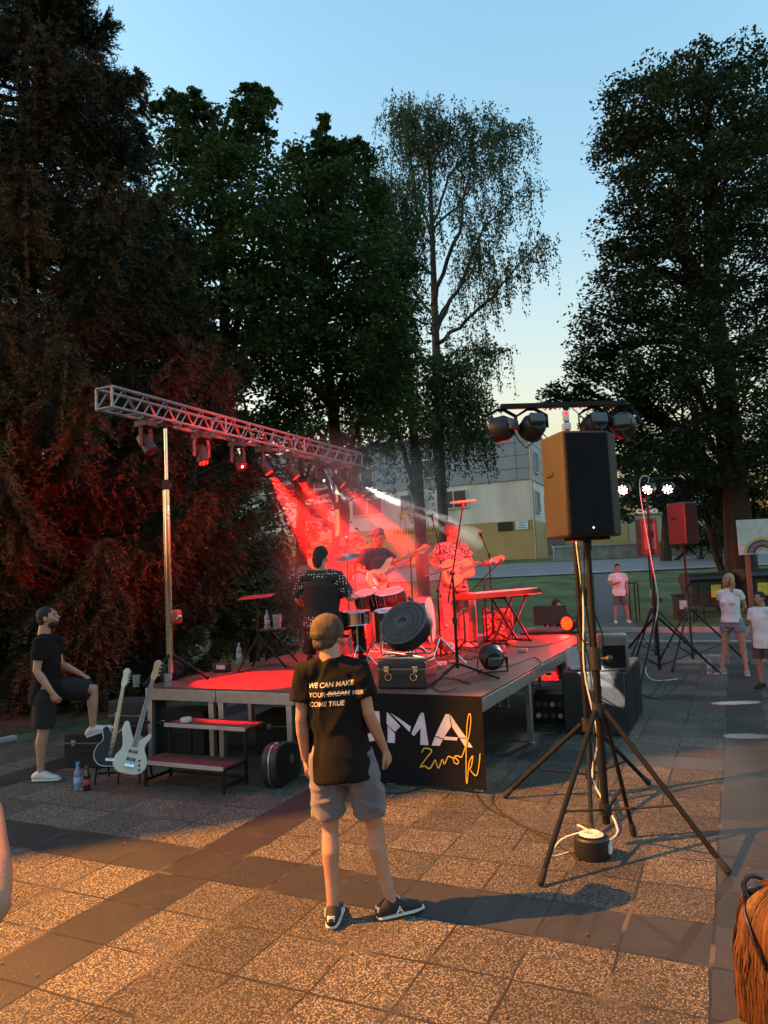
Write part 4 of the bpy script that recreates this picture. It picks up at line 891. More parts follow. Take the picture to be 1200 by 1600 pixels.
DEF = dict(P=(0, 0, .94), N=(0, -.01, 1.465), head=(0, .015, 1.625), hy=0, hp=0, hr=0,
           ls=(-.185, -.01, 1.405), rs=(.185, -.01, 1.405), le=(-.235, -.03, 1.13), re=(.235, -.03, 1.13), lw=(-.235, .04, .88), rw=(.235, .04, .88),
           lh=(-.095, 0, .90), rh=(.095, 0, .90), lk=(-.11, .02, .49), rk=(.11, .02, .49), la=(-.12, -.02, .085), ra=(.12, -.02, .085),
           lf=(-.12, 1, 0), rf=(.12, 1, 0), lpn=(1, .2, 0), rpn=(-1, .2, 0), lcurl=.35, rcurl=.35, fwd=(0, 1, 0))
def human(label, loc, rz, h, pose, vox=.009, skin=None, top=None, bottom=None, shoes=None, hair=None, cap=None, build=1.0, female=False, extra=None, cat='person', wr=.006, sleeve=.62, short=.5, barefoot=False, group=None, face=True, hem=.10, beard=None):
    J = {k: (Vector(v) if isinstance(v, tuple) else v) for k, v in {**DEF, **pose}.items()}
    b = build; fw = J['fwd'].normalized(); P, N = J['P'], J['N']; ax = (N - P).normalized(); L_ = (N - P).length / .525; mb = MB()
    J['N0'] = N
    def T(u, s=1): return P + ax * (u * L_) + fw * (.012 * math.sin(u * 6))
    mb.tube([T(-.10), T(0), T(.12), T(.28), T(.40), T(.47), T(.525)], [(.13 * b, .10 * b), (.155 * b, .115 * b), (.135 * b, .10 * b), (.15 * b, .11 * b), (.155 * b, .10 * b), (.11, .08), (.06, .058)], 20, ref=fw, dome=True)
    hc = J['head']; Rh = Euler((J['hp'], J['hr'], J['hy'])).to_matrix()
    mb.tube([N - ax * .03, N.lerp(hc, .5) - Rh @ Vector((0, .012, 0)), hc + Rh @ Vector((0, -.02, -.03))], [.068 if not female else .06, .060 * (1 if not female else .88), .058], 14, dome=True)
    def hp_(x, y, z): return hc + Rh @ Vector((x, y, z))
    mb.sph(hp_(0, -.008, .022), (.074, .095, .098), 22, 16, rot=Rh); mb.sph(hp_(0, .026, -.045), (.054, .062, .060), 18, 12, rot=Rh); mb.sph(hp_(0, .058, -.088), (.024, .022, .02), 12, 8, rot=Rh)
    if face:
        mb.tube([hp_(0, .083, .028), hp_(0, .100, -.004), hp_(0, .110, -.022), hp_(0, .094, -.032)], [.008, .0105, .0145, .010], 10, dome=True)
        mb.sph(hp_(0, .083, -.054), (.025, .0135, .011), 12, 8, rot=Rh); mb.sph(hp_(0, .082, .044), (.05, .016, .011), 14, 8, rot=Rh)
        for s in (-1, 1): mb.sph(hp_(s * .042, .055, -.018), (.024, .026, .024), 12, 8, rot=Rh)
    for s in (-1, 1): mb.sph(hp_(s * .077, -.008, -.002), (.010, .019, .031), 12, 8, rot=Rh)
    for s, sh, el, wr_, pn, cu in ((-1, 'ls', 'le', 'lw', 'lpn', 'lcurl'), (1, 'rs', 're', 'rw', 'rpn', 'rcurl')):
        S, E_, W_ = J[sh], J[el], J[wr_]
        mb.tube([N.lerp(S, .45) - ax * .02, S, S.lerp(E_, .4), E_, E_.lerp(W_, .3), E_.lerp(W_, .75), W_], [.055 * b, .058 * b, .048 * b, .038 * b, .041 * b, .031 * b, .026 * b], 14, dome=True)
        hd = (W_ - E_).normalized() if (sh[0] + 'hd') not in J else J[sh[0] + 'hd'].normalized()
        hand(mb, W_, hd, J[pn], side=J.get(sh[0] + 'side', -s), curl=J[cu], k=.97 if not female else .88, fr=max(.0085, vox * 1.05))
    for s, hh, kk, aa, ff in ((-1, 'lh', 'lk', 'la', 'lf'), (1, 'rh', 'rk', 'ra', 'rf')):
        H_, K_, A_ = J[hh], J[kk], J[aa]; bk = -(J[ff].normalized()) * .018
        mb.tube([H_ + ax * .03, H_.lerp(K_, .15), H_.lerp(K_, .55), K_, K_.lerp(A_, .28) + bk, K_.lerp(A_, .6) + bk * .5, A_ + Vector((0, 0, .03)), A_], [.088 * b, .088 * b, .072 * b, .053 * b, .056 * b, .043 * b, .034, .036], 16, dome=True)
        f = J[ff].normalized(); mb.tube([A_ - f * .04 - Vector((0, 0, .045)), A_ + f * .03 - Vector((0, 0, .035)), A_ + f * .11 - Vector((0, 0, .058)), A_ + f * .165 - Vector((0, 0, .065))], [(.03, .028), (.034, .035), (.042, .024), (.036, .015)], 12, ref=Vector((0, 0, 1)), dome=True)
    if female:
        for s in (-1, 1): mb.sph(T(.30) + fw * .085 + fw.cross(ax) * s * .07, (.058, .05, .058))
    body = remesh(mb, 'person', skin or SKIN, None, vox, it=5)
    body.location = loc; body.rotation_euler = (0, 0, rz); body.scale = (h / 1.75,) * 3; tag(body, label, cat, group)
    ch = {}
    if top:
        q = MB(); g = top.get('loose', .022)
        q.tube([T(-hem), T(-.02), T(.10), T(.24), T(.37), T(.44), T(.49), T(.515), T(.54)], [(.168 * b + g, .140 * b + g), (.163 * b + g, .132 * b + g), (.137 * b + g, .105 * b + g), (.153 * b + g, .112 * b + g), (.158 * b + g, .104 * b + g), (.125 + g * .6, .088 + g * .3), (.094, .080), (.078, .070), (.068, .064)], 24, ref=fw)
        if female:
            for s in (-1, 1): q.sph(T(.30) + fw * .09 + fw.cross(ax) * s * .07, (.066, .056, .062))
        for sh, el, wr_ in (('ls', 'le', 'lw'), ('rs', 're', 'rw')):
            S, E_, W_ = J[sh], J[el], J[wr_]; pts = [N.lerp(S, .15) - ax * .04, N.lerp(S, .6) - ax * .028, S - ax * .012, S.lerp(E_, min(sleeve, 1) * .55), S.lerp(E_, min(sleeve, 1))]; rr = [.058 * b + g * .4, .061 * b + g * .75, .060 * b + g * .85, .052 * b + g * .9, .053 * b + g * 1.1]
            if sleeve > 1: pts += [E_.lerp(W_, sleeve - 1)]; rr[-1] = .046 * b + g * .7; rr += [.034 * b + g * .6]
            q.tube(pts, rr, 16)
        ch['top'] = remesh(q, top.get('name', 't_shirt'), top['mat'], body, max(vox * .95, .007), it=7, wr=wr, seed=h * 37)
        if 'vest' in top:
            q = MB(); q.tube([T(-hem - .01), T(.10), T(.24), T(.37), T(.45)], [(.152 * b + g + .012, .122 * b + g + .012), (.140 * b + g + .012, .108 * b + g + .012), (.156 * b + g + .012, .115 * b + g + .012), (.150 * b + g + .01, .107 * b + g + .012), (.115 * b + g, .095 + g * .3)], 24, ref=fw)
            remesh(q, 'waistcoat', top['vest'], body, max(vox, .008), it=3, wr=wr * .7, seed=5)
    if bottom:
        q = MB(); g = bottom.get('loose', .02); sk = fw.cross(ax)
        q.tube([T(-.13), T(-.04), T(.06)], [(.142 * b + g * .7, .115 * b + g * .5), (.154 * b + g * .6, .122 * b + g * .45), (.145 * b + g * .3, .108 * b + g * .3)], 24, ref=fw)
        for hh, kk, aa in (('lh', 'lk', 'la'), ('rh', 'rk', 'ra')):
            H_, K_, A_ = J[hh], J[kk], J[aa]
            if short <= 1: q.tube([H_ + ax * .03, H_.lerp(K_, .2), H_.lerp(K_, short * .6), H_.lerp(K_, short)], [.084 * b + g * .4, .090 * b + g * .6, .083 * b + g * .9, .077 * b + g * 1.05], 20)
            else: q.tube([H_ + ax * .03, H_.lerp(K_, .2), H_.lerp(K_, .6), K_, K_.lerp(A_, .5), K_.lerp(A_, .93)], [.092 * b + g * .5, .095 * b + g * .6, .080 * b + g * .8, .064 * b + g * .8, .058 * b + g * .7, .050 * b + g * .8], 18)
        ch['bottom'] = remesh(q, bottom.get('name', 'shorts'), bottom['mat'], body, max(vox * .95, .007), it=3, wr=wr * 1.3, ws=(8, 8, 9), seed=3 + h)
    if shoes:
        for aa, ff in (('la', 'lf'), ('ra', 'rf')):
            A_ = J[aa]; f = J[ff].normalized(); z = Vector((0, 0, 1)); up = z - f * z.dot(f); G_ = A_ - up * .085; lat = f.cross(up)
            q = MB(); q.tube([G_ - f * .062 + up * .045, G_ - f * .02 + up * .062, G_ + f * .05 + up * .055, G_ + f * .11 + up * .042, G_ + f * .175 + up * .032], [(.036, .040), (.042, .055), (.045, .045), (.048, .030), (.040, .020)], 16, ref=up, dome=True)
            s_ = remesh(q, 'shoe', shoes['mat'], body, .007, it=3)
            q = MB(); q.tube([G_ - f * .075 + up * .014, G_ - f * .02 + up * .014, G_ + f * .06 + up * .014, G_ + f * .13 + up * .014, G_ + f * .195 + up * .016], [(.032, .014), (.043, .014), (.047, .014), (.052, .014), (.038, .013)], 18, ref=up, dome=True)
            q.build('sole', shoes.get('sole', mat('white_rubber_sole', (.5, .47, .42), .6)), s_)
            if shoes.get('detail'):
                q = MB(); q.tube([G_ - f * .085 + up * .035, G_ - f * .088 + up * .05, G_ - f * .082 + up * .075], [(.022, .008)] * 3, 10, ref=f); q.build('heel_tab', WHT, s_)
                for s in (-1, 1):
                    q = MB(); c = G_ + f * .035 + lat * (s * .047)
                    q.tube([c - f * .02 + up * .028, c + up * .066, c + f * .022 + up * .026], [.0045] * 3, 6); q.tube([c - f * .01 + up * .044, c + f * .014 + up * .044], .004, 6); q.build('side_emblem', WHT, s_)
                q = MB()
                for i in range(4): q.tube([G_ + f * (.05 + .018 * i) + lat * -.02 + up * (.098 - .01 * i), G_ + f * (.05 + .018 * i) + lat * .02 + up * (.098 - .01 * i)], .0045, 6)
                q.build('laces', WHT, s_)
    if face:
        for s in (-1, 1):
            q = MB(); q.sph(hp_(s * .031, .0815, .018), (.0125, .009, .0075), 10, 8, rot=Rh); q.build('eye', mat('eye', (.05, .035, .03), .2), body)
    HM = None
    if hair or beard:
        hm = (hair or beard)['mat']; q = MB(); st_ = hair['style'] if hair else None
        if st_ == 'short': q.sph(hp_(0, -.020, .040), (.081, .094, .090), 22, 14, rot=Rh); q.sph(hp_(0, -.05, -.005), (.074, .058, .07), 18, 10, rot=Rh)
        if st_ == 'curly':
            g = random.Random(4)
            for i in range(75):
                a = g.uniform(0, 2 * PI); t = g.uniform(0, 1.75); v = Vector((math.sin(t) * math.cos(a) * .084, math.sin(t) * math.sin(a) * .1 - .02, math.cos(t) * .10 + .03))
                if v.y > .045 and v.z < .075: continue
                q.sph(hp_(*v), g.uniform(.017, .028), 8, 6)
            q.sph(hp_(0, -.022, .038), (.082, .092, .092), 16, 12, rot=Rh)
        if st_ in ('long', 'bob'):
            q.sph(hp_(0, -.022, .036), (.085, .096, .094), 22, 14, rot=Rh); ln = .30 if st_ == 'long' else .20
            q.tube([hp_(0, -.055, .02), hp_(0, -.075, -.08), hp_(0, -.07, -.02 - ln)], [(.078, .045), (.082, .042), (.06, .025)], 16, ref=Rh @ Vector((0, 1, 0)), dome=True)
            for s in (-1, 1): q.tube([hp_(s * .068, -.005, .05), hp_(s * .086, -.01, -.03), hp_(s * .083, 0, -.03 - ln * .8)], [(.026, .045), (.022, .042), (.016, .026)], 10, dome=True)
        if st_ == 'mullet':
            q.sph(hp_(0, -.022, .040), (.082, .094, .092), 22, 14, rot=Rh); q.tube([hp_(0, -.06, .03), hp_(0, -.088, -.05), hp_(.0, -.085, -.12)], [(.07, .045), (.066, .035), (.045, .02)], 14, ref=Rh @ Vector((0, 1, 0)), dome=True)
        if st_ == 'nape': q.sph(hp_(0, -.045, -.028), (.071, .055, .055), 18, 10, rot=Rh)
        if st_: 
            HM = remesh(q, 'hair', hm, body, .008 if vox < .012 else .011, it=2, wr=.007, ws=(30, 30, 12), seed=2)
        if beard:
            q = MB(); q.sph(hp_(0, .034, -.066), (.0565, .058, .047), 16, 10, rot=Rh); remesh(q, 'beard', beard['mat'], body, .009, it=2, wr=.004, ws=(40, 40, 40))
    if cap:
        q = MB(); q.sph(hp_(0, -.012, .042), (.094, .112, .098), 26, 16, rot=Rh); q.sph(hp_(0, -.012, .02), (.095, .114, .05), 26, 10, rot=Rh)
        q.sph(hp_(0, -.012, .136), .008); c_ = remesh(q, 'cap', cap, body, .006, it=3, wr=.0025, ws=(14, 14, 14))
        q = MB(); q.tube([hp_(0, .06, .012), hp_(0, .12, .006), hp_(0, .165, -.006)], [(.076, .006), (.074, .005), (.045, .004)], 16, ref=Rh @ Vector((0, 0, 1)), dome=True); q.build('peak', cap, c_)
        q = MB(); q.tube([hp_(.072 * math.sin(a), -.012 - .106 * math.cos(a), .003) for a in np.linspace(-.7, .7, 9)], [(.003, .010)] * 9, 8, ref=Rh @ Vector((0, 0, 1))); q.build('strap', mat('cap_strap', (.03, .025, .02), .6), c_)
    body['_'] = 0; del body['_']
    return body, ch, J, hp_
def text_on(body, target, s, size, origin, udir, vdir, cast, mt, name='print', off=.003, parent=None, shear=0):
    """lettering projected on to a baked garment"""
    cu = bpy.data.curves.new('t', 'FONT'); cu.body = s; cu.size = size; cu.resolution_u = 3; cu.shear = shear; cu.offset = size * .018; to = bpy.data.objects.new('t', cu); COL.objects.link(to)
    dg = bpy.context.evaluated_depsgraph_get(); me = bpy.data.meshes.new_from_object(to.evaluated_get(dg)); bpy.data.objects.remove(to)
    import bmesh
    bm = bmesh.new(); bm.from_mesh(me); bmesh.ops.triangulate(bm, faces=bm.faces[:])
    for _ in range(2):
        es = [e for e in bm.edges if e.calc_length() > size * .22]
        if es: bmesh.ops.subdivide_edges(bm, edges=es, cuts=1); bmesh.ops.triangulate(bm, faces=bm.faces[:])
    bv = BVHTree.FromPolygons([v.co[:] for v in target.data.vertices], [p.vertices[:] for p in target.data.polygons])
    o_, u, v, c = Vector(origin), Vector(udir), Vector(vdir), Vector(cast).normalized()
    for vt in bm.verts:
        p = o_ + u * vt.co.x + v * vt.co.y; hit = bv.ray_cast(p - c * .5, c)
        vt.co = (hit[0] if hit[0] is not None else p) - c * off
    bm.to_mesh(me); bm.free(); o = link(name, me, mt, parent or target); return o
HBR = mat('dark_brown_hair', (.010, .006, .0045), .75, var=.5, scale=40, bump=.8, bscale=90, stretch=(1, 1, .15))
HGR = mat('greying_hair', (.14, .11, .095), .55, var=.5, scale=40, bump=.8, bscale=90, stretch=(1, 1, .2))
HBL = mat('blonde_hair', (.33, .20, .085), .5, var=.4, scale=40, bump=.8, bscale=90, stretch=(1, 1, .15))
BTEE = mat('black_cotton', (.0075, .0062, .0058), .95, var=.2, bump=.35, bscale=400, spec=.2)
GTEE = mat('charcoal_cotton', (.055, .05, .06), .9, bump=.3, bscale=300)
WTEE = mat('white_cotton', (.62, .60, .64), .9, bump=.3, bscale=300)
GSH = mat('mauve_grey_shorts', (.115, .105, .125), .85, var=.2, bump=.4, bscale=350, sheen=.2)
BSH = mat('black_shorts_cloth', (.010, .008, .009), .9, bump=.3, bscale=300)
DEN = mat('grey_blue_denim', (.17, .18, .25), .85, var=.25, scale=20, bump=.4, bscale=300)
SHB = mat('black_suede', (.014, .013, .013), .8, bump=.3, bscale=300); SHW = mat('white_leather', (.52, .5, .47), .5)
# --- foreground man seen from behind
body, ch, J, hp_ = human('person in brown cap, black printed t-shirt and grey shorts, seen from behind in front', at(560, 1436), R(19), 1.80,
    dict(P=(-.06, 0, .94), N=(-.095, -.01, 1.465), lh=(-.155, 0, .90), rh=(.035, 0, .90), lk=(-.145, .01, .49), la=(-.135, -.05, .085), lf=(-.05, 1, 0), rk=(.115, .05, .49), ra=(.185, .03, .085), rf=(.9, .55, 0),
         le=(-.285, -.02, 1.13), lw=(-.285, .05, .885), re=(.115, -.03, 1.15), rw=(.185, .06, .93), hy=R(-22), hp=R(-4), head=(-.115, .025, 1.592), ls=(-.248, -.01, 1.405), rs=(.058, -.01, 1.405), rcurl=.5, lcurl=.25),
    vox=.0058, top=dict(mat=BTEE, loose=.026), bottom=dict(mat=GSH, loose=.022), shoes=dict(mat=SHB, detail=1), hair=dict(mat=mat('brown_hair', (.05, .028, .016), .6, var=.4, scale=40, bump=.8, bscale=90), style='nape'),
    cap=mat('worn_brown_cap_cloth', (.075, .048, .026), .9, var=.35, scale=18, bump=.5, bscale=260), short=.80, hem=.155, wr=.011, build=.92)
PRT = mat('cream_print', (.62, .5, .36), .8)
for i, (s_, x0) in enumerate((('WE CAN MAKE', -.222), ('YOUR DREAM', -.222), ('COME TRUE', -.222))):
    text_on(body, ch['top'], s_, .0385, (x0, 0, 1.315 - .053 * i), (1, 0, .05), (0, 0, 1), (0, 1, 0), PRT, shear=.18)
text_on(body, ch['top'], 'BEER', .031, (.033, 0, 1.274), (1, 0, .05), (0, 0, 1), (0, 1, 0), mat('grey_print', (.42, .38, .34), .8))
def strike(x0, x1, z):
    bv = BVHTree.FromPolygons([v.co[:] for v in ch['top'].data.vertices], [p.vertices[:] for p in ch['top'].data.polygons]); P_ = []
    for x in np.linspace(x0, x1, 9): h_ = bv.ray_cast(Vector((x, -.6, z + .05 * (x - x0))), Vector((0, 1, 0))); P_.append(h_[0] - Vector((0, .003, 0)))
    q = MB(); q.tube(P_, .0028, 6); q.build('strike_line', PRT, ch['top'])
strike(-.110, .006, 1.281)
q = MB(); q.tube([(.19 * .9 * math.sin(a) * 1.0 - .0, -.0 , 0) for a in (0, .1)], .001, 4)
# --- man on the left with one foot on the cases
human('bearded person in black t-shirt and shorts with one foot up on a case', at(78, 1216), R(-62), 1.80,
    dict(P=(0, -.03, .93), N=(0, -.05, 1.465), head=(.0, .0, 1.635), hp=R(14), lh=(-.095, -.02, .90), rh=(.095, 0, .90), rk=(.10, -.02, .49), ra=(.10, -.05, .085), rf=(.1, 1, 0),
         lk=(-.13, .42, .86), la=(-.13, .40, .46), lf=(-.05, 1, .28), le=(-.22, .03, 1.14), lw=(-.17, .27, 1.02), lcurl=.5, lpn=(0, 0, -1), re=(.225, -.03, 1.12), rw=(.23, .12, .90), rcurl=.4, lside=1),
    vox=.0085, top=dict(mat=BTEE, loose=.02), bottom=dict(mat=BSH, loose=.028), shoes=dict(mat=SHW, detail=0), hair=dict(mat=HBR, style='short'), beard=dict(mat=HBR), short=.88, hem=.15, build=1.04)
# --- drummer, seated with back to the camera
DRP = (-4.5, 7.65)
DOT = bpy.data.materials.new('polka_dot_cloth'); DOT.use_nodes = True; nt = DOT.node_tree; bb = nt.nodes['Principled BSDF']; tc = nt.nodes.new('ShaderNodeTexCoord')
vo = nt.nodes.new('ShaderNodeTexVoronoi'); vo.inputs['Scale'].default_value = 34; vo.inputs['Randomness'].default_value = .35; nt.links.new(tc.outputs['Object'], vo.inputs['Vector'])
nt.links.new(mixc(nt, mnode(nt, 'LESS_THAN', vo.outputs['Distance'], .26), (.012, .012, .012), (.62, .6, .56)), bb.inputs['Base Color']); bb.inputs['Roughness'].default_value = .8
SEAT = dict(P=(0, 0, .56), N=(0, .03, 1.09), head=(0, .08, 1.25), ls=(-.19, .02, 1.03), rs=(.19, .02, 1.03), lh=(-.1, .03, .53), rh=(.1, .03, .53))
human('person in polka dot shirt and black waistcoat seated at the drums', (DRP[0], DRP[1], SZ + .04), R(14), 1.86,
    {**SEAT, **dict(le=(-.29, .06, .78), lw=(-.26, .32, .70), re=(.30, .10, .78), rw=(.33, .36, .78), lk=(-.26, .44, .50), la=(-.28, .40, .10), rk=(.30, .42, .50), ra=(.34, .40, .10), hy=R(-12), hp=R(-14), rcurl=.9, lcurl=.9, lf=(-.2, 1, 0), rf=(.2, 1, 0))},
    vox=.009, top=dict(mat=DOT, loose=.03, name='shirt', vest=mat('black_waistcoat', (.008, .008, .008), .85, bump=.2)), bottom=dict(mat=BSH, name='trousers', loose=.015), shoes=dict(mat=SHB, sole=BLK), hair=dict(mat=HBR, style='mullet'), short=2, sleeve=.85, build=1.12)
# --- curly haired electric guitarist
GLOC = (-4.83, 9.85, SZ); GRZ = R(-90 - 22)
human('person in charcoal t-shirt with curly greying hair playing an electric guitar', GLOC, GRZ, 1.80,
    dict(N=(0, .03, 1.465), head=(0, .10, 1.61), hp=R(-16), hy=R(-8), re=(.27, -.06, 1.17), rw=(.10, .20, 1.06), rpn=(-.2, -1, 0), rcurl=.7, le=(-.30, .16, 1.22), lw=(-.43, .34, 1.34), lpn=(0, -.6, .6), lcurl=.9, lside=1, rside=-1, lk=(-.13, .03, .49), rk=(.13, .0, .49)),
    vox=.009, top=dict(mat=GTEE, loose=.026), bottom=dict(mat=BSH, name='trousers', loose=.012), shoes=dict(mat=SHB), hair=dict(mat=HGR, style='curly'), short=2, hem=.13, build=1.08)
# --- singer with acoustic guitar
SLOC = (-3.8, 10.35, SZ); SRZ = R(-90 - 38)
PATT = bpy.data.materials.new('leaf_pattern_cloth'); PATT.use_nodes = True; nt = PATT.node_tree; bb = nt.nodes['Principled BSDF']; tc = nt.nodes.new('ShaderNodeTexCoord')
vo = nt.nodes.new('ShaderNodeTexVoronoi'); vo.feature = 'DISTANCE_TO_EDGE'; vo.inputs['Scale'].default_value = 26; nt.links.new(tc.outputs['Object'], vo.inputs['Vector'])
nt.links.new(mixc(nt, mnode(nt, 'LESS_THAN', vo.outputs['Distance'], .10), (.38, .32, .3), (.02, .008, .01)), bb.inputs['Base Color']); bb.inputs['Roughness'].default_value = .85
human('person in a patterned shirt singing at a microphone with an acoustic guitar', SLOC, SRZ, 1.84,
    dict(head=(0.02, .05, 1.63), hy=R(42), hp=R(4), re=(.29, -.06, 1.17), rw=(.08, .19, 1.08), rpn=(-.2, -1, 0), rcurl=.5, le=(-.28, .06, 1.16), lw=(-.34, .30, 1.15), lpn=(0, -.7, .4), lcurl=.9, lside=1, rside=-1),
    vox=.009, top=dict(mat=PATT, loose=.03, name='shirt'), bottom=dict(mat=mat('pale_trousers', (.22, .18, .17), .85), name='trousers', loose=.02), shoes=dict(mat=SHW), hair=dict(mat=mat('short_grey_hair', (.10, .09, .085), .7, var=.3, scale=60, bump=.5), style='short'), short=2, hem=.15, build=1.06)
# --- long haired bassist at the back
human('person with long hair and a dark shirt playing behind the silver cymbal', (-6.02, 10.95, SZ), R(-90 - 50), 1.80,
    dict(head=(0, .03, 1.63), hy=R(10), re=(.27, -.05, 1.16), rw=(.08, .20, 1.08), rpn=(-.2, -1, 0), rcurl=.6, le=(-.28, .12, 1.18), lw=(-.45, .30, 1.16), lpn=(0, -.7, .4), lcurl=.9, lside=1, rside=-1),
    vox=.010, top=dict(mat=mat('dark_red_cotton', (.09, .02, .02), .85), loose=.025, name='shirt'), bottom=dict(mat=BSH, name='trousers', loose=.012), shoes=dict(mat=SHB), hair=dict(mat=HBR, style='long'), beard=dict(mat=HBR), short=2, sleeve=1.5)
# --- man seated at the desk behind the stage
pl_ = atd(872, 1010, 13.2)
human('dark bearded person seated behind the screens, hand at the chin', (pl_.x, pl_.y, 0), YAW + PI - R(-14), 1.78,
    {**SEAT, **dict(P=(0, 0, .54), N=(0, .03, 1.06), head=(0, .06, 1.22), re=(.24, .2, .84), rw=(.1, .27, 1.04), rpn=(-.3, -1, 0), rcurl=.9, le=(-.26, .2, .82), lw=(-.12, .42, .80), lk=(-.2, .42, .48), la=(-.2, .40, .085), rk=(.2, .42, .48), ra=(.2, .40, .085), hp=R(-8))},
    vox=.010, top=dict(mat=BTEE, loose=.02), bottom=dict(mat=BSH, name='trousers', loose=.012), shoes=dict(mat=SHB), hair=dict(mat=HBR, style='short'), beard=dict(mat=HBR), short=2)
# --- man on the lawn in a white t-shirt
p_ = atd(970, 962, 22.4); p_.z = terrain_h(p_) - .045
human('person in white t-shirt and grey shorts standing on the lawn', p_, YAW + PI - R(8), 1.80,
    dict(re=(.25, .02, 1.14), rw=(.08, .20, 1.20), rcurl=.8, rpn=(-.4, -1, 0), la=(-.20, 0, .085), lk=(-.16, .03, .49), ra=(.16, .05, .085)),
    vox=.010, top=dict(mat=WTEE, loose=.026), bottom=dict(mat=mat('slate_shorts', (.09, .1, .14), .85), loose=.03), shoes=dict(mat=SHW), hair=dict(mat=HBR, style='short'), short=.86, hem=.13, build=1.05, wr=.005)
# --- blonde woman
b_w, c_w, J_w, _h = human('person with blonde hair in white top and denim shorts standing beside the boy', at(1150, 1053), YAW + PI - R(62 - 16), 1.72,
    dict(hy=R(-24), hp=R(6), le=(-.20, -.12, 1.14), lw=(-.04, -.20, .98), re=(.20, -.12, 1.14), rw=(.05, -.20, 1.0), lk=(-.15, .0, .49), la=(-.20, .04, .085), rk=(.14, .02, .49), ra=(.19, .10, .085), lf=(-.4, 1, 0), rf=(.3, 1, 0), lh=(-.1, 0, .9), ls=(-.165, -.01, 1.40), rs=(.165, -.01, 1.40), head=(0, .02, 1.62)),
    vox=.009, top=dict(mat=WTEE, loose=.014, name='top'), bottom=dict(mat=DEN, loose=.018), shoes=dict(mat=mat('tan_sandal', (.25, .16, .11), .7)), hair=dict(mat=HBL, style='bob'), female=True, short=.42, hem=.04, sleeve=.42, build=1.0, wr=.004)
# --- boy
human('dark haired boy in white t-shirt and dark shorts at the right edge', at(1200, 1076), YAW + PI - R(58), 1.44,
    dict(hp=R(2), hy=R(-10), head=(0, .02, 1.635), re=(.22, -.02, 1.14), rw=(.20, .18, 1.0), le=(-.22, -.04, 1.14), lw=(-.2, .06, .9), rcurl=.6),
    vox=.011, top=dict(mat=WTEE, loose=.03), bottom=dict(mat=mat('brown_grey_shorts', (.06, .05, .055), .85), loose=.03), shoes=dict(mat=SHB, sole=BLK), hair=dict(mat=HBR, style='short'), short=.85, hem=.2, wr=.005)
# --- bystander whose elbow reaches in at the left edge
pe = atd(-15, 1415, 1.35); _o = Matrix.Rotation(R(25), 3, 'Z') @ Vector((.235, .02, 0)) * (1.72 / 1.75)
human('person at the left edge of whom only a bare elbow shows', (pe.x - _o.x, pe.y - _o.y, 0), R(25), 1.72,
    dict(re=((.235), .02, pe.z * 1.75 / 1.72), rw=(.10, .27, pe.z * 1.75 / 1.72 + .10), rs=(.18, -.03, 1.42), hy=0, rpn=(-1, -.2, 0)),
    vox=.009, top=dict(mat=mat('beige_cotton', (.3, .26, .22), .9), loose=.01, name='top'), bottom=dict(mat=DEN), shoes=dict(mat=SHW), hair=dict(mat=HBR, style='bob'), female=True, sleeve=.3, short=.8)
# --- woman close to the camera at lower right, hair in strands, sunglasses on her head
wc = atd(1232, 1492, 1.3)
bw, cw, Jw, hpw = human('person with long red blonde hair close at the lower right corner', (wc.x, wc.y, 0), R(25 + 6), wc.z * 1.75 / 1.60,
    dict(head=(0, .01, 1.60)), vox=.008, top=dict(mat=mat('dark_green_cotton', (.04, .05, .04), .9), loose=.015, name='top'), bottom=dict(mat=DEN), shoes=dict(mat=SHW), female=True, short=.8, sleeve=.4)
STR = bpy.data.materials.new('strawberry_blonde_hair'); STR.use_nodes = True; nt = STR.node_tree; gi = nt.nodes.new('ShaderNodeNewGeometry')
nt.links.new(mixc(nt, gi.outputs['Random Per Island'], (.03, .010, .003), (.13, .046, .010)), nt.nodes['Principled BSDF'].inputs['Base Color']); nt.nodes['Principled BSDF'].inputs['Roughness'].default_value = .6; nt.nodes['Principled BSDF'].inputs['Specular IOR Level'].default_value = .3
g = random.Random(12); q = MB(); hmb = MB()
hmb.sph(hpw(0, -.02, .035), (.080, .096, .090), 20, 14); hmb.tube([hpw(0, -.05, .02), hpw(0, -.065, -.1), hpw(0, -.055, -.30)], [(.070, .035), (.074, .03), (.05, .015)], 16, ref=(0, 1, 0), dome=True)
hr = remesh(hmb, 'hair', mat('hair_under', (.03, .012, .006), .6, bump=.5), bw, .008, it=2, wr=.004, ws=(40, 40, 10))
for i in range(3600):
    a = g.uniform(-2.75, 2.75); a = a if abs(a) > .0 else .1; ph = g.uniform(.05, .9)
    def sp_(t, r): return Vector((math.sin(a) * math.sin(t) * .086 * r, -.02 - math.cos(a) * math.sin(t) * .103 * r, .035 + math.cos(t) * .098 * r))
    r = g.uniform(1.06, 1.16); r *= 1 + .05 * math.sin(a * 7 + 1); P_ = [hpw(*sp_(t, r)) for t in np.linspace(ph, 1.55, 6)]; e = P_[-1]; dn = g.uniform(.12, .36); wv = g.uniform(.002, .010); fz = g.uniform(0, 6)
    out = Vector((math.sin(a), -math.cos(a) - .0, 0)) * .02
    for k in range(1, 8):
        t = k / 7; P_.append(e + Vector((0, 0, -dn * t)) + out * math.sin(t * 2.4) - Vector((math.sin(a) * .03 * t * t, -math.cos(a) * .02 * t * t, 0)) + Vector((math.cos(a), math.sin(a), 0)) * wv * math.sin(t * 5 + fz))
    w = g.uniform(.0009, .0021); q.tube(P_, [(w, w * .4)] * (len(P_) - 1) + [(.0004, .0004)], 4)
q.build('hair_strands', STR, hr)
sg = MB(); fr = mat('glossy_black_acetate', (.008, .008, .009), .12, spec=.8)
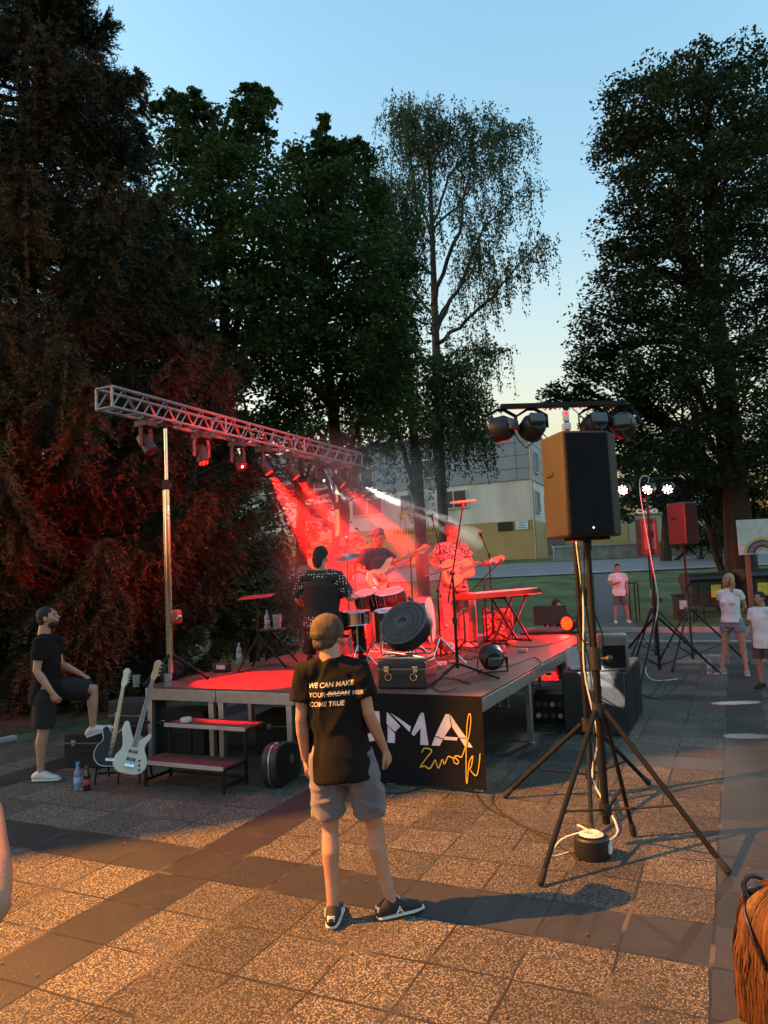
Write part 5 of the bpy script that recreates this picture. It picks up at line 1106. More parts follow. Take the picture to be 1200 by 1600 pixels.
sgo = thing('sunglasses', 'glossy dark sunglasses pushed up on the red blonde hair', 'sunglasses', (0, 0, 0)); sgo.parent = None
Ms = bw.matrix_basis.copy(); sgo.matrix_basis = Matrix.LocRotScale(bw.location, bw.rotation_euler, bw.scale)
for s in (-1, 1):
    q = MB(); q.tube([hpw(s * .034 + .030 * math.cos(t), .030, .122) + Vector((0, .018 * math.sin(t), .022 * math.sin(t))) for t in np.linspace(0, 2 * PI, 18)], .0055, 6); q.build('rim', fr, sgo)
    q = MB(); q.sph(hpw(s * .034, .030, .122), (.029, .012, .022), 14, 8, rot=Euler((.7, 0, 0)).to_matrix()); q.build('lens', mat('dark_sunglass_lens', (.015, .02, .028), .05, spec=1), sgo)
    q = MB(); q.tube([hpw(s * .066, .028, .12), hpw(s * .090, -.01, .092), hpw(s * .099, -.05, .052), hpw(s * .097, -.08, .015)], [(.004, .008), (.004, .009), (.003, .006), (.003, .009)], 8); q.build('temple', fr, sgo)

# ---------------------------------------------------------------- instruments and stage gear
def place(o, zdir, facing, loc):
    z = Vector(zdir).normalized(); y = -Vector(facing); y = (y - z * y.dot(z)).normalized(); x = y.cross(z)
    M = Matrix((x, y, z)).transposed().to_4x4(); M.translation = loc; o.matrix_basis = M
def spline2(pl, k=5):
    n = len(pl); out = []
    for i in range(n):
        p0, p1, p2, p3 = [Vector((*pl[(i + j - 1) % n], 0)) for j in range(4)]
        for j in range(k):
            t = j / k; q = .5 * ((2 * p1) + (p2 - p0) * t + (2 * p0 - 5 * p1 + 4 * p2 - p3) * t * t + (3 * p1 - p0 - 3 * p2 + p3) * t ** 3); out.append((q.x, q.y))
    return out
XZ = lambda y: Matrix(((1, 0, 0, 0), (0, 0, 1, y), (0, 1, 0, 0), (0, 0, 0, 1)))   # outline (x,z) extruded along y
BODIES = {
 'bass': [(-.02, -.25), (.10, -.24), (.17, -.17), (.165, -.07), (.115, .02), (.12, .09), (.15, .16), (.13, .20), (.08, .15), (.03, .11), (-.03, .12), (-.08, .20), (-.12, .27), (-.16, .27), (-.165, .18), (-.13, .08), (-.12, .0), (-.16, -.08), (-.165, -.17), (-.11, -.235)],
 'semi': [(0, -.24), (.13, -.22), (.20, -.12), (.18, -.01), (.125, .06), (.14, .13), (.155, .19), (.10, .22), (.035, .15), (-.035, .15), (-.10, .22), (-.155, .19), (-.14, .13), (-.125, .06), (-.18, -.01), (-.20, -.12), (-.13, -.22)],
 'acoustic': [(0, -.25), (.12, -.24), (.195, -.15), (.19, -.05), (.13, .05), (.14, .14), (.13, .21), (.05, .245), (-.05, .245), (-.13, .21), (-.14, .14), (-.13, .05), (-.19, -.05), (-.195, -.15), (-.12, -.24)]}
WOODN = mat('maple_neck', (.42, .24, .11), .4, stretch=(1, 1, .1), scale=30); ROSE = mat('rosewood', (.05, .025, .016), .5, stretch=(1, 1, .1), scale=30)
def guitar(name, label, kind, body_m, thick, neck_l, head_m, cat, guard=None, binding=None, strings=4, fret=ROSE):
    o = thing(name, label, cat); ol = spline2(BODIES[kind]); zt = .13
    q = MB(); q.prism(ol, thick, XZ(-thick / 2)); b = q.build('body', body_m, o, bevel=.008)
    if binding: q = MB(); q.tube([Vector((x * .99, -thick / 2, z * .99)) for x, z in ol] + [Vector((ol[0][0] * .99, -thick / 2, ol[0][1] * .99))], .004, 5); q.build('binding', binding, b)
    if guard: q = MB(); q.prism([(x * .55 + .03, z * .5 - .02) for x, z in ol], .003, XZ(-thick / 2 - .004)); q.build('pick_guard', guard, b)
    q = MB(); q.tube([(0, -thick / 2 - .008, zt - .1), (0, -thick / 2 - .008, zt + neck_l)], [(.029, .012), (.022, .010)], 10, ref=(0, 1, 0)); q.build('neck', WOODN, o)
    q = MB(); q.box((0, -thick / 2 - .018, (zt * 2 + neck_l) / 2 - .06), (.046, .006, neck_l + .08)); q.build('fingerboard', fret, o)
    hz = zt + neck_l; q = MB(); q.prism(spline2([(-.022, hz - .01), (.022, hz - .01), (.04, hz + .03), (.036, hz + .12), (.045, hz + .19), (.01, hz + .215), (-.03, hz + .18), (-.024, hz + .1), (-.03, hz + .04)], 3), .015, XZ(-thick / 2 - .014)); hd = q.build('headstock', head_m, o)
    for i in range(strings): q = MB(); q.cyl((.04, -thick / 2 - .005, hz + .045 + .135 * i / (strings - 1)), (.065, -thick / 2 - .005, hz + .045 + .135 * i / (strings - 1)), .008, n=8); q.build('tuning_peg', CHR, hd)
    if kind == 'acoustic': q = MB(); q.lathe([(.001, 0), (.05, 0), (.05, .002), (.001, .002)], 20, Matrix(((1, 0, 0, 0), (0, 0, -1, -thick / 2 - .001), (0, 1, 0, .06), (0, 0, 0, 1)))); q.build('sound_hole', BLK, b)
    else:
        for z in (-.02, -.10): q = MB(); q.box((0, -thick / 2 - .008, z), (.09, .014, .03)); q.build('pickup', BLK, b, bevel=.004)
        for i in range(3): q = MB(); q.cyl((.09 + .01 * i, -thick / 2 - .018, -.10 - .045 * i), (.09 + .01 * i, -thick / 2, -.10 - .045 * i), .011); q.build('knob', BLK, b)
    q = MB(); q.box((0, -thick / 2 - .008, -.165), (.10, .014, .035)); q.build('bridge', CHR if kind != 'acoustic' else ROSE, b, bevel=.003)
    for i in range(strings): x = (i / (strings - 1) - .5) * .04; q = MB(); q.cyl((x, -thick / 2 - .02, -.165), (x * .8, -thick / 2 - .024, hz + .02), .0012, n=4); q.build('string', CHR, o)
    return o
IVORY = mat('ivory_lacquer', (.42, .39, .32), .22, spec=.7); BLKL = mat('black_lacquer', (.004, .004, .006), .3, spec=.35); NATW = mat('spruce_top', (.50, .30, .13), .35, stretch=(6, 1, 1), scale=8)
camdir = lambda p: (CAM - Vector(p)).normalized()
g1 = guitar('bass_guitar', 'ivory white bass guitar leaning on its stand by the steps', 'bass', IVORY, .045, .66, WOODN, 'bass guitar', strings=4)
pb = atd(208, 1172, 7.05); ph = atd(244, 1040, 7.5); place(g1, ph - pb, camdir(pb) + Vector((.25, 0, .1)), pb); g1.scale = (.90,) * 3
g2 = guitar('electric_guitar', 'black electric guitar with pale edge binding next to the ivory bass', 'semi', BLKL, .05, .58, mat('ivory_headstock', (.5, .45, .35), .4), 'electric guitar', binding=WHT, strings=6)
pb = atd(177, 1165, 7.35); ph = atd(199, 1045, 7.7); place(g2, ph - pb, camdir(pb) + Vector((-.35, .1, .1)), pb); g2.scale = (.84,) * 3
o = thing('guitar_stand', 'low black folding stand holding the two guitars', 'guitar stand', at(192, 1222), R(20))
for x in (-.22, .02, .24): q = MB(); q.tube([(x, -.16, .02), (x, -.12, .16), (x, .12, .16), (x, .16, .02)], .012, 6); q.build('leg', BLM, o)
q = MB(); q.cyl((-.25, -.02, .1), (.27, -.02, .1), .012); q.cyl((-.25, .12, .16), (.27, .12, .16), .012); q.tube([(0, .12, .16), (0, .22, .55)], .012, 6); q.cyl((-.2, .22, .55), (.2, .22, .55), .014); q.build('frame', BLM, o)
GM = Matrix.LocRotScale(Vector(GLOC), Euler((0, 0, GRZ)), Vector((1.03,) * 3)); SMx = Matrix.LocRotScale(Vector(SLOC), Euler((0, 0, SRZ)), Vector((1.05,) * 3)); 
g3 = guitar('electric_guitar', 'cream electric guitar held by the curly haired guitarist', 'bass', mat('cream_lacquer', (.5, .42, .28), .25), .045, .52, WOODN, 'electric guitar', strings=6); g3.scale = (.9,) * 3
a_, b_ = GM @ Vector((.03, .17, 1.07)), GM @ Vector((-.46, .33, 1.37)); place(g3, b_ - a_, GM.to_3x3() @ Vector((.15, 1, .25)), a_)
g4 = guitar('acoustic_guitar', 'natural wood acoustic guitar held by the singer', 'acoustic', NATW, .10, .42, WOODN, 'acoustic guitar', strings=6)
a_, b_ = SMx @ Vector((.05, .19, 1.07)), SMx @ Vector((-.5, .27, 1.20)); place(g4, b_ - a_, SMx.to_3x3() @ Vector((.1, 1, .2)), a_)
g5 = guitar('bass_guitar', 'dark bass guitar held by the long haired bassist', 'bass', mat('dark_red_lacquer', (.12, .02, .02), .25), .045, .6, ROSE, 'bass guitar', strings=4)
BM = Matrix.LocRotScale(Vector((-6.02, 10.95, SZ)), Euler((0, 0, R(-140))), Vector((1.03,) * 3)); a_, b_ = BM @ Vector((.04, .18, 1.08)), BM @ Vector((-.5, .28, 1.2)); place(g5, b_ - a_, BM.to_3x3() @ Vector((.1, 1, .2)), a_)
# hard case standing beside the steps, and the cases under the left man's foot
p_ = at(420, 1236); o = thing('guitar_case', 'black hard guitar case with a silver edge standing beside the steps', 'guitar case', p_, 0)
dv = (at(470, 1207) - at(418, 1238)).normalized(); o.rotation_euler = (0, 0, math.atan2(dv.y, dv.x))
ol = spline2([(0, .20), (.02, .07), (.12, 0), (.36, .01), (.55, .05), (.75, .01), (.98, .03), (1.05, .12), (1.05, .28), (.98, .38), (.75, .37), (.55, .33), (.36, .38), (.12, .40), (.02, .33)], 3)
q = MB(); q.prism(ol, .07, XZ(-.076)); c_ = q.build('shell', BLK, o, bevel=.015); q = MB(); q.prism(ol, .07, XZ(.006)); q.build('lid', BLK, o, bevel=.015)
q = MB(); q.prism([(x * 1.004, y * 1.004) for x, y in ol], .012, XZ(-.006)); q.build('silver_edge', ALU, o)
q = MB(); q.tube([(.45, -.1, .36), (.45, -.1, .42), (.58, -.1, .42), (.58, -.1, .36)], .012, 6); q.build('handle', RUB, o)
for x in (.2, .8): q = MB(); q.box((x, -.002, .405 if x < .5 else .385), (.05, .05, .02)); q.build('latch', CHR, o)
q = MB(); q.tube([(.30, -.082, .2), (.32, -.083, .27), (.36, -.083, .25), (.34, -.083, .17), (.30, -.082, .2)], .004, 5); q.build('emblem', ALU, o)
def flight_case(label, loc, rz, d, name='equipment_case', mt=None, lab=False):
    o = thing(name, label, 'case', loc, rz); q = MB(); q.box((0, 0, d[2] * .36), (d[0], d[1], d[2] * .70)); b = q.build('body', mt or CARP, o, bevel=.015)
    q = MB(); q.box((0, 0, d[2] * .86), (d[0], d[1], d[2] * .27)); q.build('lid', mt or CARP, o, bevel=.015)
    q = MB(); q.box((0, 0, d[2] * .72), (d[0] + .008, d[1] + .008, .016)); q.build('edge_strip', GREY, o)
    for s in (-1, 1): q = MB(); q.box((s * d[0] * .3, -d[1] / 2 - .008, d[2] * .72), (.05, .016, .06)); q.build('latch', CHR, o, bevel=.003)
    q = MB(); q.tube([(-.08, -d[1] / 2 - .005, d[2] * .5), (-.08, -d[1] / 2 - .03, d[2] * .5), (.08, -d[1] / 2 - .03, d[2] * .5), (.08, -d[1] / 2 - .005, d[2] * .5)], .008, 6); q.build('handle', RUB, o)
    if lab: q = MB(); q.box((d[0] * .2, -d[1] / 2 - .004, d[2] * .3), (.1, .004, .06)); q.build('paper_label', WHT, o)
    return o
fc = at(126, 1203) + Vector((.0, .30, 0))
flight_case('big black case on the paving under the raised foot of the man at left', fc, R(14), (.66, .44, .375))
flight_case('dark suitcase with a small pale label standing behind the big case', at(172, 1188) + Vector((0, .45, 0)), R(8), (.62, .3, .62), lab=True, mt=mat('navy_case_cloth', (.012, .014, .025), .8))
flight_case('black case half hidden behind the guitars under the stage edge', at(235, 1190) + Vector((.1, .55, 0)), R(4), (.7, .4, .5))
flight_case('black case lying in the dark under the stage behind the steps', (-4.7, 7.4, 0), R(10), (.9, .5, .45))
flight_case('low black case under the stage near the hard guitar case', (-3.7, 8.2, 0), R(-8), (.8, .5, .4))
# ---- drums
DSH = mat('dark_drum_lacquer', (.02, .012, .012), .2, spec=.7); SKN = mat('coated_drum_head', (.45, .4, .36), .6)
def drum(label, c, axis, r, dep, shell=DSH, legs=False, name='drum', lugs=8, par=None):
    ax = Vector(axis).normalized(); o = thing(name, label, 'drum', c); Mx = orient(ax, (0, 1, 0) if abs(ax.z) > .8 else (0, 0, 1)).to_4x4()
    q = MB(); q.lathe([(r - .004, -dep), (r, -dep), (r, -.004), (r - .004, -.004)], 28, Mx); q.build('shell', shell, o)
    q = MB(); q.lathe([(.001, .004), (r * .9, .004), (r + .001, 0), (r + .001, -.01), (.001, -.004)], 28, Mx); q.build('drum_head', SKN, o)
    for z in (.0, -dep): q = MB(); q.tube([Mx @ Vector(((r + .008) * math.cos(a), (r + .008) * math.sin(a), z)) for a in np.linspace(0, 2 * PI, 29)], .008, 6); q.build('hoop', CHR, o)
    for i in range(lugs): a = 2 * PI * i / lugs; q = MB(); q.cyl(Mx @ Vector(((r + .012) * math.cos(a), (r + .012) * math.sin(a), -.01)), Mx @ Vector(((r + .012) * math.cos(a), (r + .012) * math.sin(a), -dep + .01)), .005, n=6); q.build('tension_rod', CHR, o)
    h = c[2] - SZ
    if legs == 'floor':
        for a in (.3, 2.4, 4.5): q = MB(); q.cyl((math.cos(a) * (r + .02), math.sin(a) * (r + .02), -dep * .3), (math.cos(a) * (r + .03), math.sin(a) * (r + .03), -h + .01), .008, n=8); q.build('leg', CHR, o)
    elif legs == 'stand':
        b0 = -ax * dep; q = MB(); q.tube([b0 - Vector((0, 0, .01)), (b0.x, b0.y, -h + .22)], .012, 8); q.build('stand_post', CHR, o)
        for a in (.5, 2.6, 4.7): q = MB(); q.tube([(b0.x, b0.y, -h + .3), (b0.x + .26 * math.cos(a), b0.y + .26 * math.sin(a), -h + .01)], .009, 6); q.build('leg', CHR, o)
        for a in (0, 2.1, 4.2): q = MB(); q.tube([b0 - Vector((0, 0, .02)), b0 + Mx.to_3x3() @ Vector((r * math.cos(a), r * math.sin(a), -.0)), b0 + Mx.to_3x3() @ Vector((r * 1.04 * math.cos(a), r * 1.04 * math.sin(a), .03))], .006, 6); q.build('basket_arm', CHR, o)
    return o
drum('snare drum at the left of the kit beside the drummer\'s knee', atd(556, 955, 8.9), (0, -.08, 1), .17, .15, CHR, 'stand', 'snare_drum')
drum('smaller high tom drum by the drummer\'s right arm', atd(572, 926, 9.1), (-.1, -.30, 1), .165, .22, legs='stand', name='tom_drum')
drum('larger high tom drum, second from the drummer', atd(609, 924, 8.9), (-.05, -.26, 1), .18, .25, legs='stand', name='tom_drum')
drum('wide low floor tom behind the fan', atd(614, 953, 8.4), (.0, -.08, 1), .22, .34, legs='floor', name='floor_tom')
bd = drum('big bass drum lying on its side in the red light', atd(672, 968, 9.2), (.9, .15, .02), .28, .42, mat('white_drum_shell', (.28, .2, .18), .35), name='bass_drum')
h_ = bd.location.z - SZ
for s in (-1, 1): q = MB(); q.cyl((-.2, s * .24, -.1), (-.12, s * .36, -h_ + .01), .009); q.build('spur', CHR, bd)
st_ = thing('drum_stool', 'round black drum stool under the drummer', 'stool', (DRP[0], DRP[1], SZ))
q = MB(); q.lathe([(.02, .40), (.16, .40), (.18, .43), (.17, .49), (.02, .495)], 24); q.build('seat', CARP, st_); q = MB(); q.cyl((0, 0, .12), (0, 0, .41), .016); q.build('post', CHR, st_)
for a in (.4, 2.5, 4.6): q = MB(); q.tube([(0, 0, .25), (.25 * math.cos(a), .25 * math.sin(a), .012)], .011, 6); q.build('leg', CHR, st_)
BRZ = mat('bronze_cymbal', (.50, .33, .12), .28, metal=.95, var=.2, scale=3, bump=.1, bscale=14); SLV = mat('silver_cymbal', (.55, .55, .55), .25, metal=.95, var=.2, bump=.1, bscale=14)
DKC = mat('dark_cymbal', (.16, .13, .12), .35, metal=.9, bump=.1)
def cymbal(label, c, n, r, mt, base=None, boom=False, two=False):
    c = Vector(c); base = Vector(base) if base is not None else Vector((c.x, c.y, SZ)); base.z = SZ; o = thing('cymbal_stand', label, 'cymbal', base, 0); cc = c - base
    Mx = orient(Vector(n), (0, 1, 0)).to_4x4(); Mx.translation = cc
    q = MB(); q.lathe([(.008, .022), (.03, .016), (.04, .004), (r * .6, -.006), (r, -.018), (r, -.0195), (r * .6, -.008), (.038, .001), (.008, .018)], 36, Mx); q.build('cymbal', mt, o)
    if two: q = MB(); M2 = Mx.copy(); M2.translation = cc - Vector(n).normalized() * .05; q.lathe([(.008, -.022), (.03, -.016), (.04, -.004), (r, .014), (r, .0155), (.038, -.001), (.008, -.018)], 36, M2); q.build('cymbal', mt, o)
    q = MB(); q.cyl(Mx @ Vector((0, 0, .0)), Mx @ Vector((0, 0, .05)), .006); q.sph(Mx @ Vector((0, 0, .03)), (.014, .014, .01)); q.build('wing_nut', CHR, o)
    j = Vector((0, 0, cc.z * .78)) if boom else cc - Vector((0, 0, .0))
    q = MB(); q.tube([(0, 0, .1), (0, 0, j.z * .5), (0, 0, j.z if boom else cc.z - .01)], [.014, .013, .009], 8); q.build('tube', CHR if not boom else BLM, o)
    if boom: q = MB(); q.tube([j, cc], .007, 6); q.sph(j, .02); q.build('boom_arm', BLM, o)
    for a in (.4, 2.5, 4.6): q = MB(); q.tube([(0, 0, .34), (.30 * math.cos(a), .30 * math.sin(a), .012)], .009, 6); q.build('leg', CHR, o)
    return o
cymbal('silver cymbal in front of the long haired bassist', atd(542, 868, 9.7), (.05, -.30, 1), .185, SLV)
cymbal('golden crash cymbal tilted beside the guitarist', atd(641, 865, 8.9), (-.34, -.22, 1), .27, BRZ)
cymbal('large dark ride cymbal in front of the singer\'s legs', atd(690, 890, 8.2), (-.28, -.10, 1), .30, DKC, base=at(690, 1040, SZ), boom=True)
cymbal('closed pair of hi-hat cymbals next to the drummer\'s knee', atd(592, 950, 9.6), (0, -.05, 1), .17, BRZ, two=True)
# ---- microphone stands
def mic_stand(label, base, jh, tip, mic=True, boom_back=.25, r=.011, big=False):
    base = Vector(base); o = thing('microphone_stand', label, 'microphone stand', base); j = Vector((0, 0, jh)); t = Vector(tip) - base; d = (t - j).normalized()
    q = MB(); q.tube([(0, 0, .12), (0, 0, jh * .55), (0, 0, jh)], [r * 1.3, r * 1.2, r * .8], 8); q.build('tube', BLM, o); q = MB(); q.sph(j, r * 2.2, 10, 8); q.build('boom_joint', BLK, o); q = MB(); q.cyl((0, 0, jh * .52), (0, 0, jh * .58), r * 2); q.build('clutch', BLK, o)
    q = MB(); q.tube([j - d * boom_back, t], r * .62, 6); q.build('boom_arm', BLM, o)
    ll = .42 if big else .28
    for a in (.2, 2.3, 4.4): q = MB(); q.tube([(0, 0, .17), (ll * math.cos(a), ll * math.sin(a), .012)], r * .9, 6); lg = q.build('leg', BLM, o); q = MB(); q.sph((ll * math.cos(a), ll * math.sin(a), .014), .016, 8, 6); q.build('rubber_foot', RUB, lg)
    if mic:
        q = MB(); q.tube([t - d * .03, t + d * .12], [.012, .018], 10); m_ = q.build('microphone', BLK, o); q = MB(); q.sph(t + d * .14, .026); q.build('microphone_grille', GREY, m_)
    return o
bM = at(716, 1062, SZ)
mic_stand('big black stand with a long raised boom at the front corner of the stage', bM, 1.12, atd(723, 792, 7.6), mic=False, r=.014, big=True, boom_back=.35)
tp = atd(723, 784, 7.6); o = thing('overhead_bar', 'thin pinkish bar lying flat across the top of the tall boom', 'bar', tp); q = MB(); q.box((0, 0, 0), (.27, .04, .018), rot=(0, R(-3), R(25))); q.build('bar', mat('pale_bar', (.45, .33, .3), .4), o, bevel=.006); q = MB(); q.cyl((0, 0, -.06), (0, 0, 0), .014); q.build('clamp', BLK, o)
sm = SMx @ Vector((0.16, .30, 1.60))
SBs = (-3.2, 10.75, SZ)
mic_stand('thin stand with the microphone in front of the singer\'s mouth', at(772, 1003, SZ), 1.35, atd(752, 838, 11.0), boom_back=.1)
mic_stand('microphone stand with a raised arm left of the singer', atd(705, 985, 9.6) * Vector((1, 1, 0)) + Vector((0, 0, SZ)) if False else at(700, 1010, SZ), 1.25, atd(676, 812, 9.6))
mic_stand('low microphone stand pointing at the floor tom', at(650, 1030, SZ), .75, atd(640, 935, 8.2))
mic_stand('microphone stand pointing at the acoustic guitar', at(762, 1012, SZ), 1.0, atd(775, 884, 10.6))
mic_stand('microphone stand in front of the bass drum', at(728, 1020, SZ), .6, atd(700, 975, 9.2))
mic_stand('microphone stand of the long haired bassist', (-5.45, 10.35, SZ), 1.35, atd(545, 850, 11.4))
# ---- fan on its case
cF_ = at(624, 1077, SZ); 
fcs = flight_case('black equipment case with two round latches under the fan', cF_ + Vector((0, .22, 0)), R(6), (.50, .42, .27), mt=BLK)
for s in (-1, 1): q = MB(); q.tube([(s * .13 + .033 * math.cos(a), -.224, .12 + .033 * math.sin(a)) for a in np.linspace(0, 2 * PI, 17)], .006, 6); q.build('ring_latch', CHR, fcs)
fo = thing('drum_fan', 'large round tilted floor fan in a wire cage standing on the black case', 'fan', cF_ + Vector((0, .22, .28)), R(12))
Mf = orient(Vector((-.25, -.75, .62))).to_4x4(); Mf.translation = Vector((0, .02, .33)); fr_ = .255
q = MB(); q.lathe([(fr_, -.09), (fr_ + .008, -.09), (fr_ + .008, .06), (fr_, .06)], 36, Mf); q.build('drum_housing', mat('dark_grey_steel', (.035, .035, .04), .45, metal=.5), fo)
for zz in (.075, -.10):
    q = MB()
    for k in range(44): a = 2 * PI * k / 44; a2 = a + .5; q.tube([Mf @ Vector((.05 * math.cos(a), .05 * math.sin(a), zz * 1.15)), Mf @ Vector((.17 * math.cos((a + a2) / 2), .17 * math.sin((a + a2) / 2), zz * 1.1)), Mf @ Vector((fr_ * math.cos(a2), fr_ * math.sin(a2), zz * .8))], .0022, 4)
    for rr in (.05, .10, .15, .20, .25, fr_): q.tube([Mf @ Vector((rr * math.cos(a), rr * math.sin(a), zz * (1.15 - .35 * rr / fr_))) for a in np.linspace(0, 2 * PI, 33)], .003, 4)
    q.build('wire_guard', GREY, fo)
for k in range(4):
    a = k * PI / 2 + .4; q = MB(); vs = []
    for rr, w0, w1 in ((.05, -.25, .35), (.15, -.42, .45), (.24, -.36, .30)):
        vs += [Mf @ Vector((rr * math.cos(a + w0), rr * math.sin(a + w0), -.03)), Mf @ Vector((rr * math.cos(a + w1), rr * math.sin(a + w1), .03))]
    vs2 = [v + Mf.to_3x3() @ Vector((0, 0, .003)) for v in vs]; q.add(vs + vs2, [(0, 1, 3, 2), (2, 3, 5, 4), (8, 9, 7, 6), (10, 11, 9, 8), (0, 2, 8, 6), (2, 4, 10, 8), (4, 5, 11, 10), (1, 0, 6, 7), (3, 1, 7, 9), (5, 3, 9, 11)]); q.build('fan_blade', mat('grey_blade', (.10, .10, .11), .45), fo)
q = MB(); q.lathe([(.02, -.12), (.065, -.11), (.07, -.02), (.045, .06), (.02, .075)], 20, Mf); q.build('motor', BLK, fo)
q = MB(); xh = Mf.to_3x3() @ Vector((1, 0, 0)); c0 = Vector((0, .02, .33)); q.tube([c0 - xh * (fr_ + .03), c0 - xh * (fr_ + .035) + Vector((0, .02, -.27)), Vector((-.26, -.2, .02)), Vector((.24, -.2, .02)), c0 + xh * (fr_ + .035) + Vector((0, .02, -.27)), c0 + xh * (fr_ + .03)], .013, 8); q.build('tube_stand', CHR, fo)
q = MB(); q.tube([(-.26, -.2, .02), (-.27, .2, .02), (.25, .22, .02), (.24, -.2, .02)], .012, 8); q.build('foot_tube', CHR, fo)
# ---- floor lamps
def floor_par(label, p, aim, lit, r=.115):
    o = thing('floor_lamp', label, 'stage light', p); c = Vector((0, 0, .17)); hd, Mh = par_back(o, Vector(aim).normalized(), c, lit, r); s = Vector(aim).cross(Vector((0, 0, 1))).normalized() * (r + .025)
    q = MB(); q.tube([c + s, c + s * 1.05 + Vector((0, 0, -.155)), c - s * 1.05 + Vector((0, 0, -.155)), c - s], .011, 6, ell=(1.6, .7)); q.build('yoke', BLM, o); return o, hd
floor_par('round black floor lamp facing away, near the front corner of the stage', at(770, 1052, SZ), (-.5, .8, .35), None, .135)
rp_ = at(890, 990, SZ); o, hd = floor_par('round floor lamp glowing red and amber at the rear corner of the stage', rp_, (-.35, -1, .05), None, .125)
Mh = orient(Vector((-.35, -1, .05))).to_4x4(); Mh.translation = Vector((0, 0, .17)); q = MB(); q.lathe([(.001, .068), (.112, .068), (.11, .072), (.001, .073)], 22, Mh); ln = q.build('lens', emit_mat('red_lens_glow', (1, .012, .006), .10), hd)
for rr, n in ((.022, 4), (.058, 9), (.092, 14)):
    for k in range(n): a = 2 * PI * k / n; q = MB(); q.sph(Mh @ Vector((rr * math.cos(a), rr * math.sin(a), .076)), .0085, 8, 6); q.build('led', LEDY, ln)
spot('lamp', o, Vector((0, 0, .17)) + Vector((-.35, -1, .05)).normalized() * .12, (-.35, -1, -.12), 30, RED, 110, .6, .08)
floor_par('small floor lamp with a red tint on the stage between the pedals', at(690, 1025, SZ), (-.8, .3, .5), LEDR, .07)
# ---- keyboards
def keyboard(label, a, b, rz_extra=0):
    a = Vector(a); b = Vector(b); L_ = (b - a).length; o = thing('keyboard', label, 'keyboard', a, math.atan2((b - a).y, (b - a).x)); h = a.z - SZ
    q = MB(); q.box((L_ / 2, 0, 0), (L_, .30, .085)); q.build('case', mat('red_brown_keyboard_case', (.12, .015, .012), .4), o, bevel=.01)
    q = MB(); n = int(L_ / .0235) - 8
    for i in range(n): q.box((.1 + i * .0235, -.085, .05), (.021, .13, .02))
    q.build('white_keys', WHT, o); q = MB()
    for i in range(n):
        if i % 7 not in (2, 6): q.box((.112 + i * .0235, -.06, .064), (.012, .085, .014))
    q.build('black_keys', BLK, o)
    for s in (-.5, -.2, .1, .4): q = MB(); q.cyl((L_ * .5 + s * .5, .09, .04), (L_ * .5 + s * .5, .09, .06), .012); q.build('knob', BLK, o)
    return o, h, L_
ka, kb_ = atd(724, 933, 10.4), atd(833, 915, 11.7); kb_.z = ka.z
kk, h, L_ = keyboard('long red lit keyboard on a crossed stand right of the singer', ka, kb_)
so_ = thing('keyboard_stand', 'black crossed stand under the long keyboard', 'stand', (ka.x, ka.y, SZ), kk.rotation_euler[2])
for s in (-1, 1):
    for y in (-.12, .12): q = MB(); q.tube([(L_ * .62 - s * .3, y + s * .012, .02), (L_ * .62 + s * .3, y + s * .012, h - .06)], .015, 8); q.build('leg', BLM, so_)
for x in (-.3, .3):
    for z in (.02, h - .06): q = MB(); q.cyl((L_ * .62 + x, -.16, z), (L_ * .62 + x, .16, z), .015); q.build('crossbar', BLM, so_)
# ---- amplifier covered with stickers
am = thing('guitar_amplifier', 'guitar amplifier covered with round stickers beside the keyboard stand', 'amplifier', at(772, 1004, SZ) + Vector((0, .25, 0)), R(14))
q = MB(); q.box((0, 0, .27), (.46, .26, .52)); q.build('cabinet', SBX, am, bevel=.015); q = MB(); q.box((0, -.134, .24), (.42, .012, .42)); q.build('grille_cloth', mat('red_brown_grille_cloth', (.16, .06, .05), .9, bump=.6, bscale=300), am, bevel=.005)
q = MB(); q.box((0, -.134, .485), (.42, .012, .05)); q.build('control_panel', ALU, am)
for i in range(5): q = MB(); q.cyl((-.16 + i * .08, -.14, .485), (-.16 + i * .08, -.16, .485), .013); q.build('knob', BLK, am)
g = random.Random(9); spots_ = []
while len(spots_) < 22:
    x, z, r = g.uniform(-.18, .18), g.uniform(.06, .42), g.uniform(.018, .046)
    if all(math.hypot(x - a, z - b) > r + c + .004 for a, b, c in spots_): spots_.append((x, z, r))
for i, (x, z, r) in enumerate(spots_):
    q = MB(); Mq = Matrix(((1, 0, 0, x), (0, 0, -1, -.141), (0, 1, 0, z), (0, 0, 0, 1))); q.lathe([(r * .55 if i % 3 else .001, 0), (r, 0), (r, .002), (r * .55 if i % 3 else .001, .002)], 16, Mq) if False else q.tube([Mq @ Vector((r * .8 * math.cos(a), r * .8 * math.sin(a), 0)) for a in np.linspace(0, 2 * PI, 17)], r * .2, 6); q.build('sticker', [WHT, PALE, mat('yellow_print', (.55, .45, .1), .6)][i % 3], am)
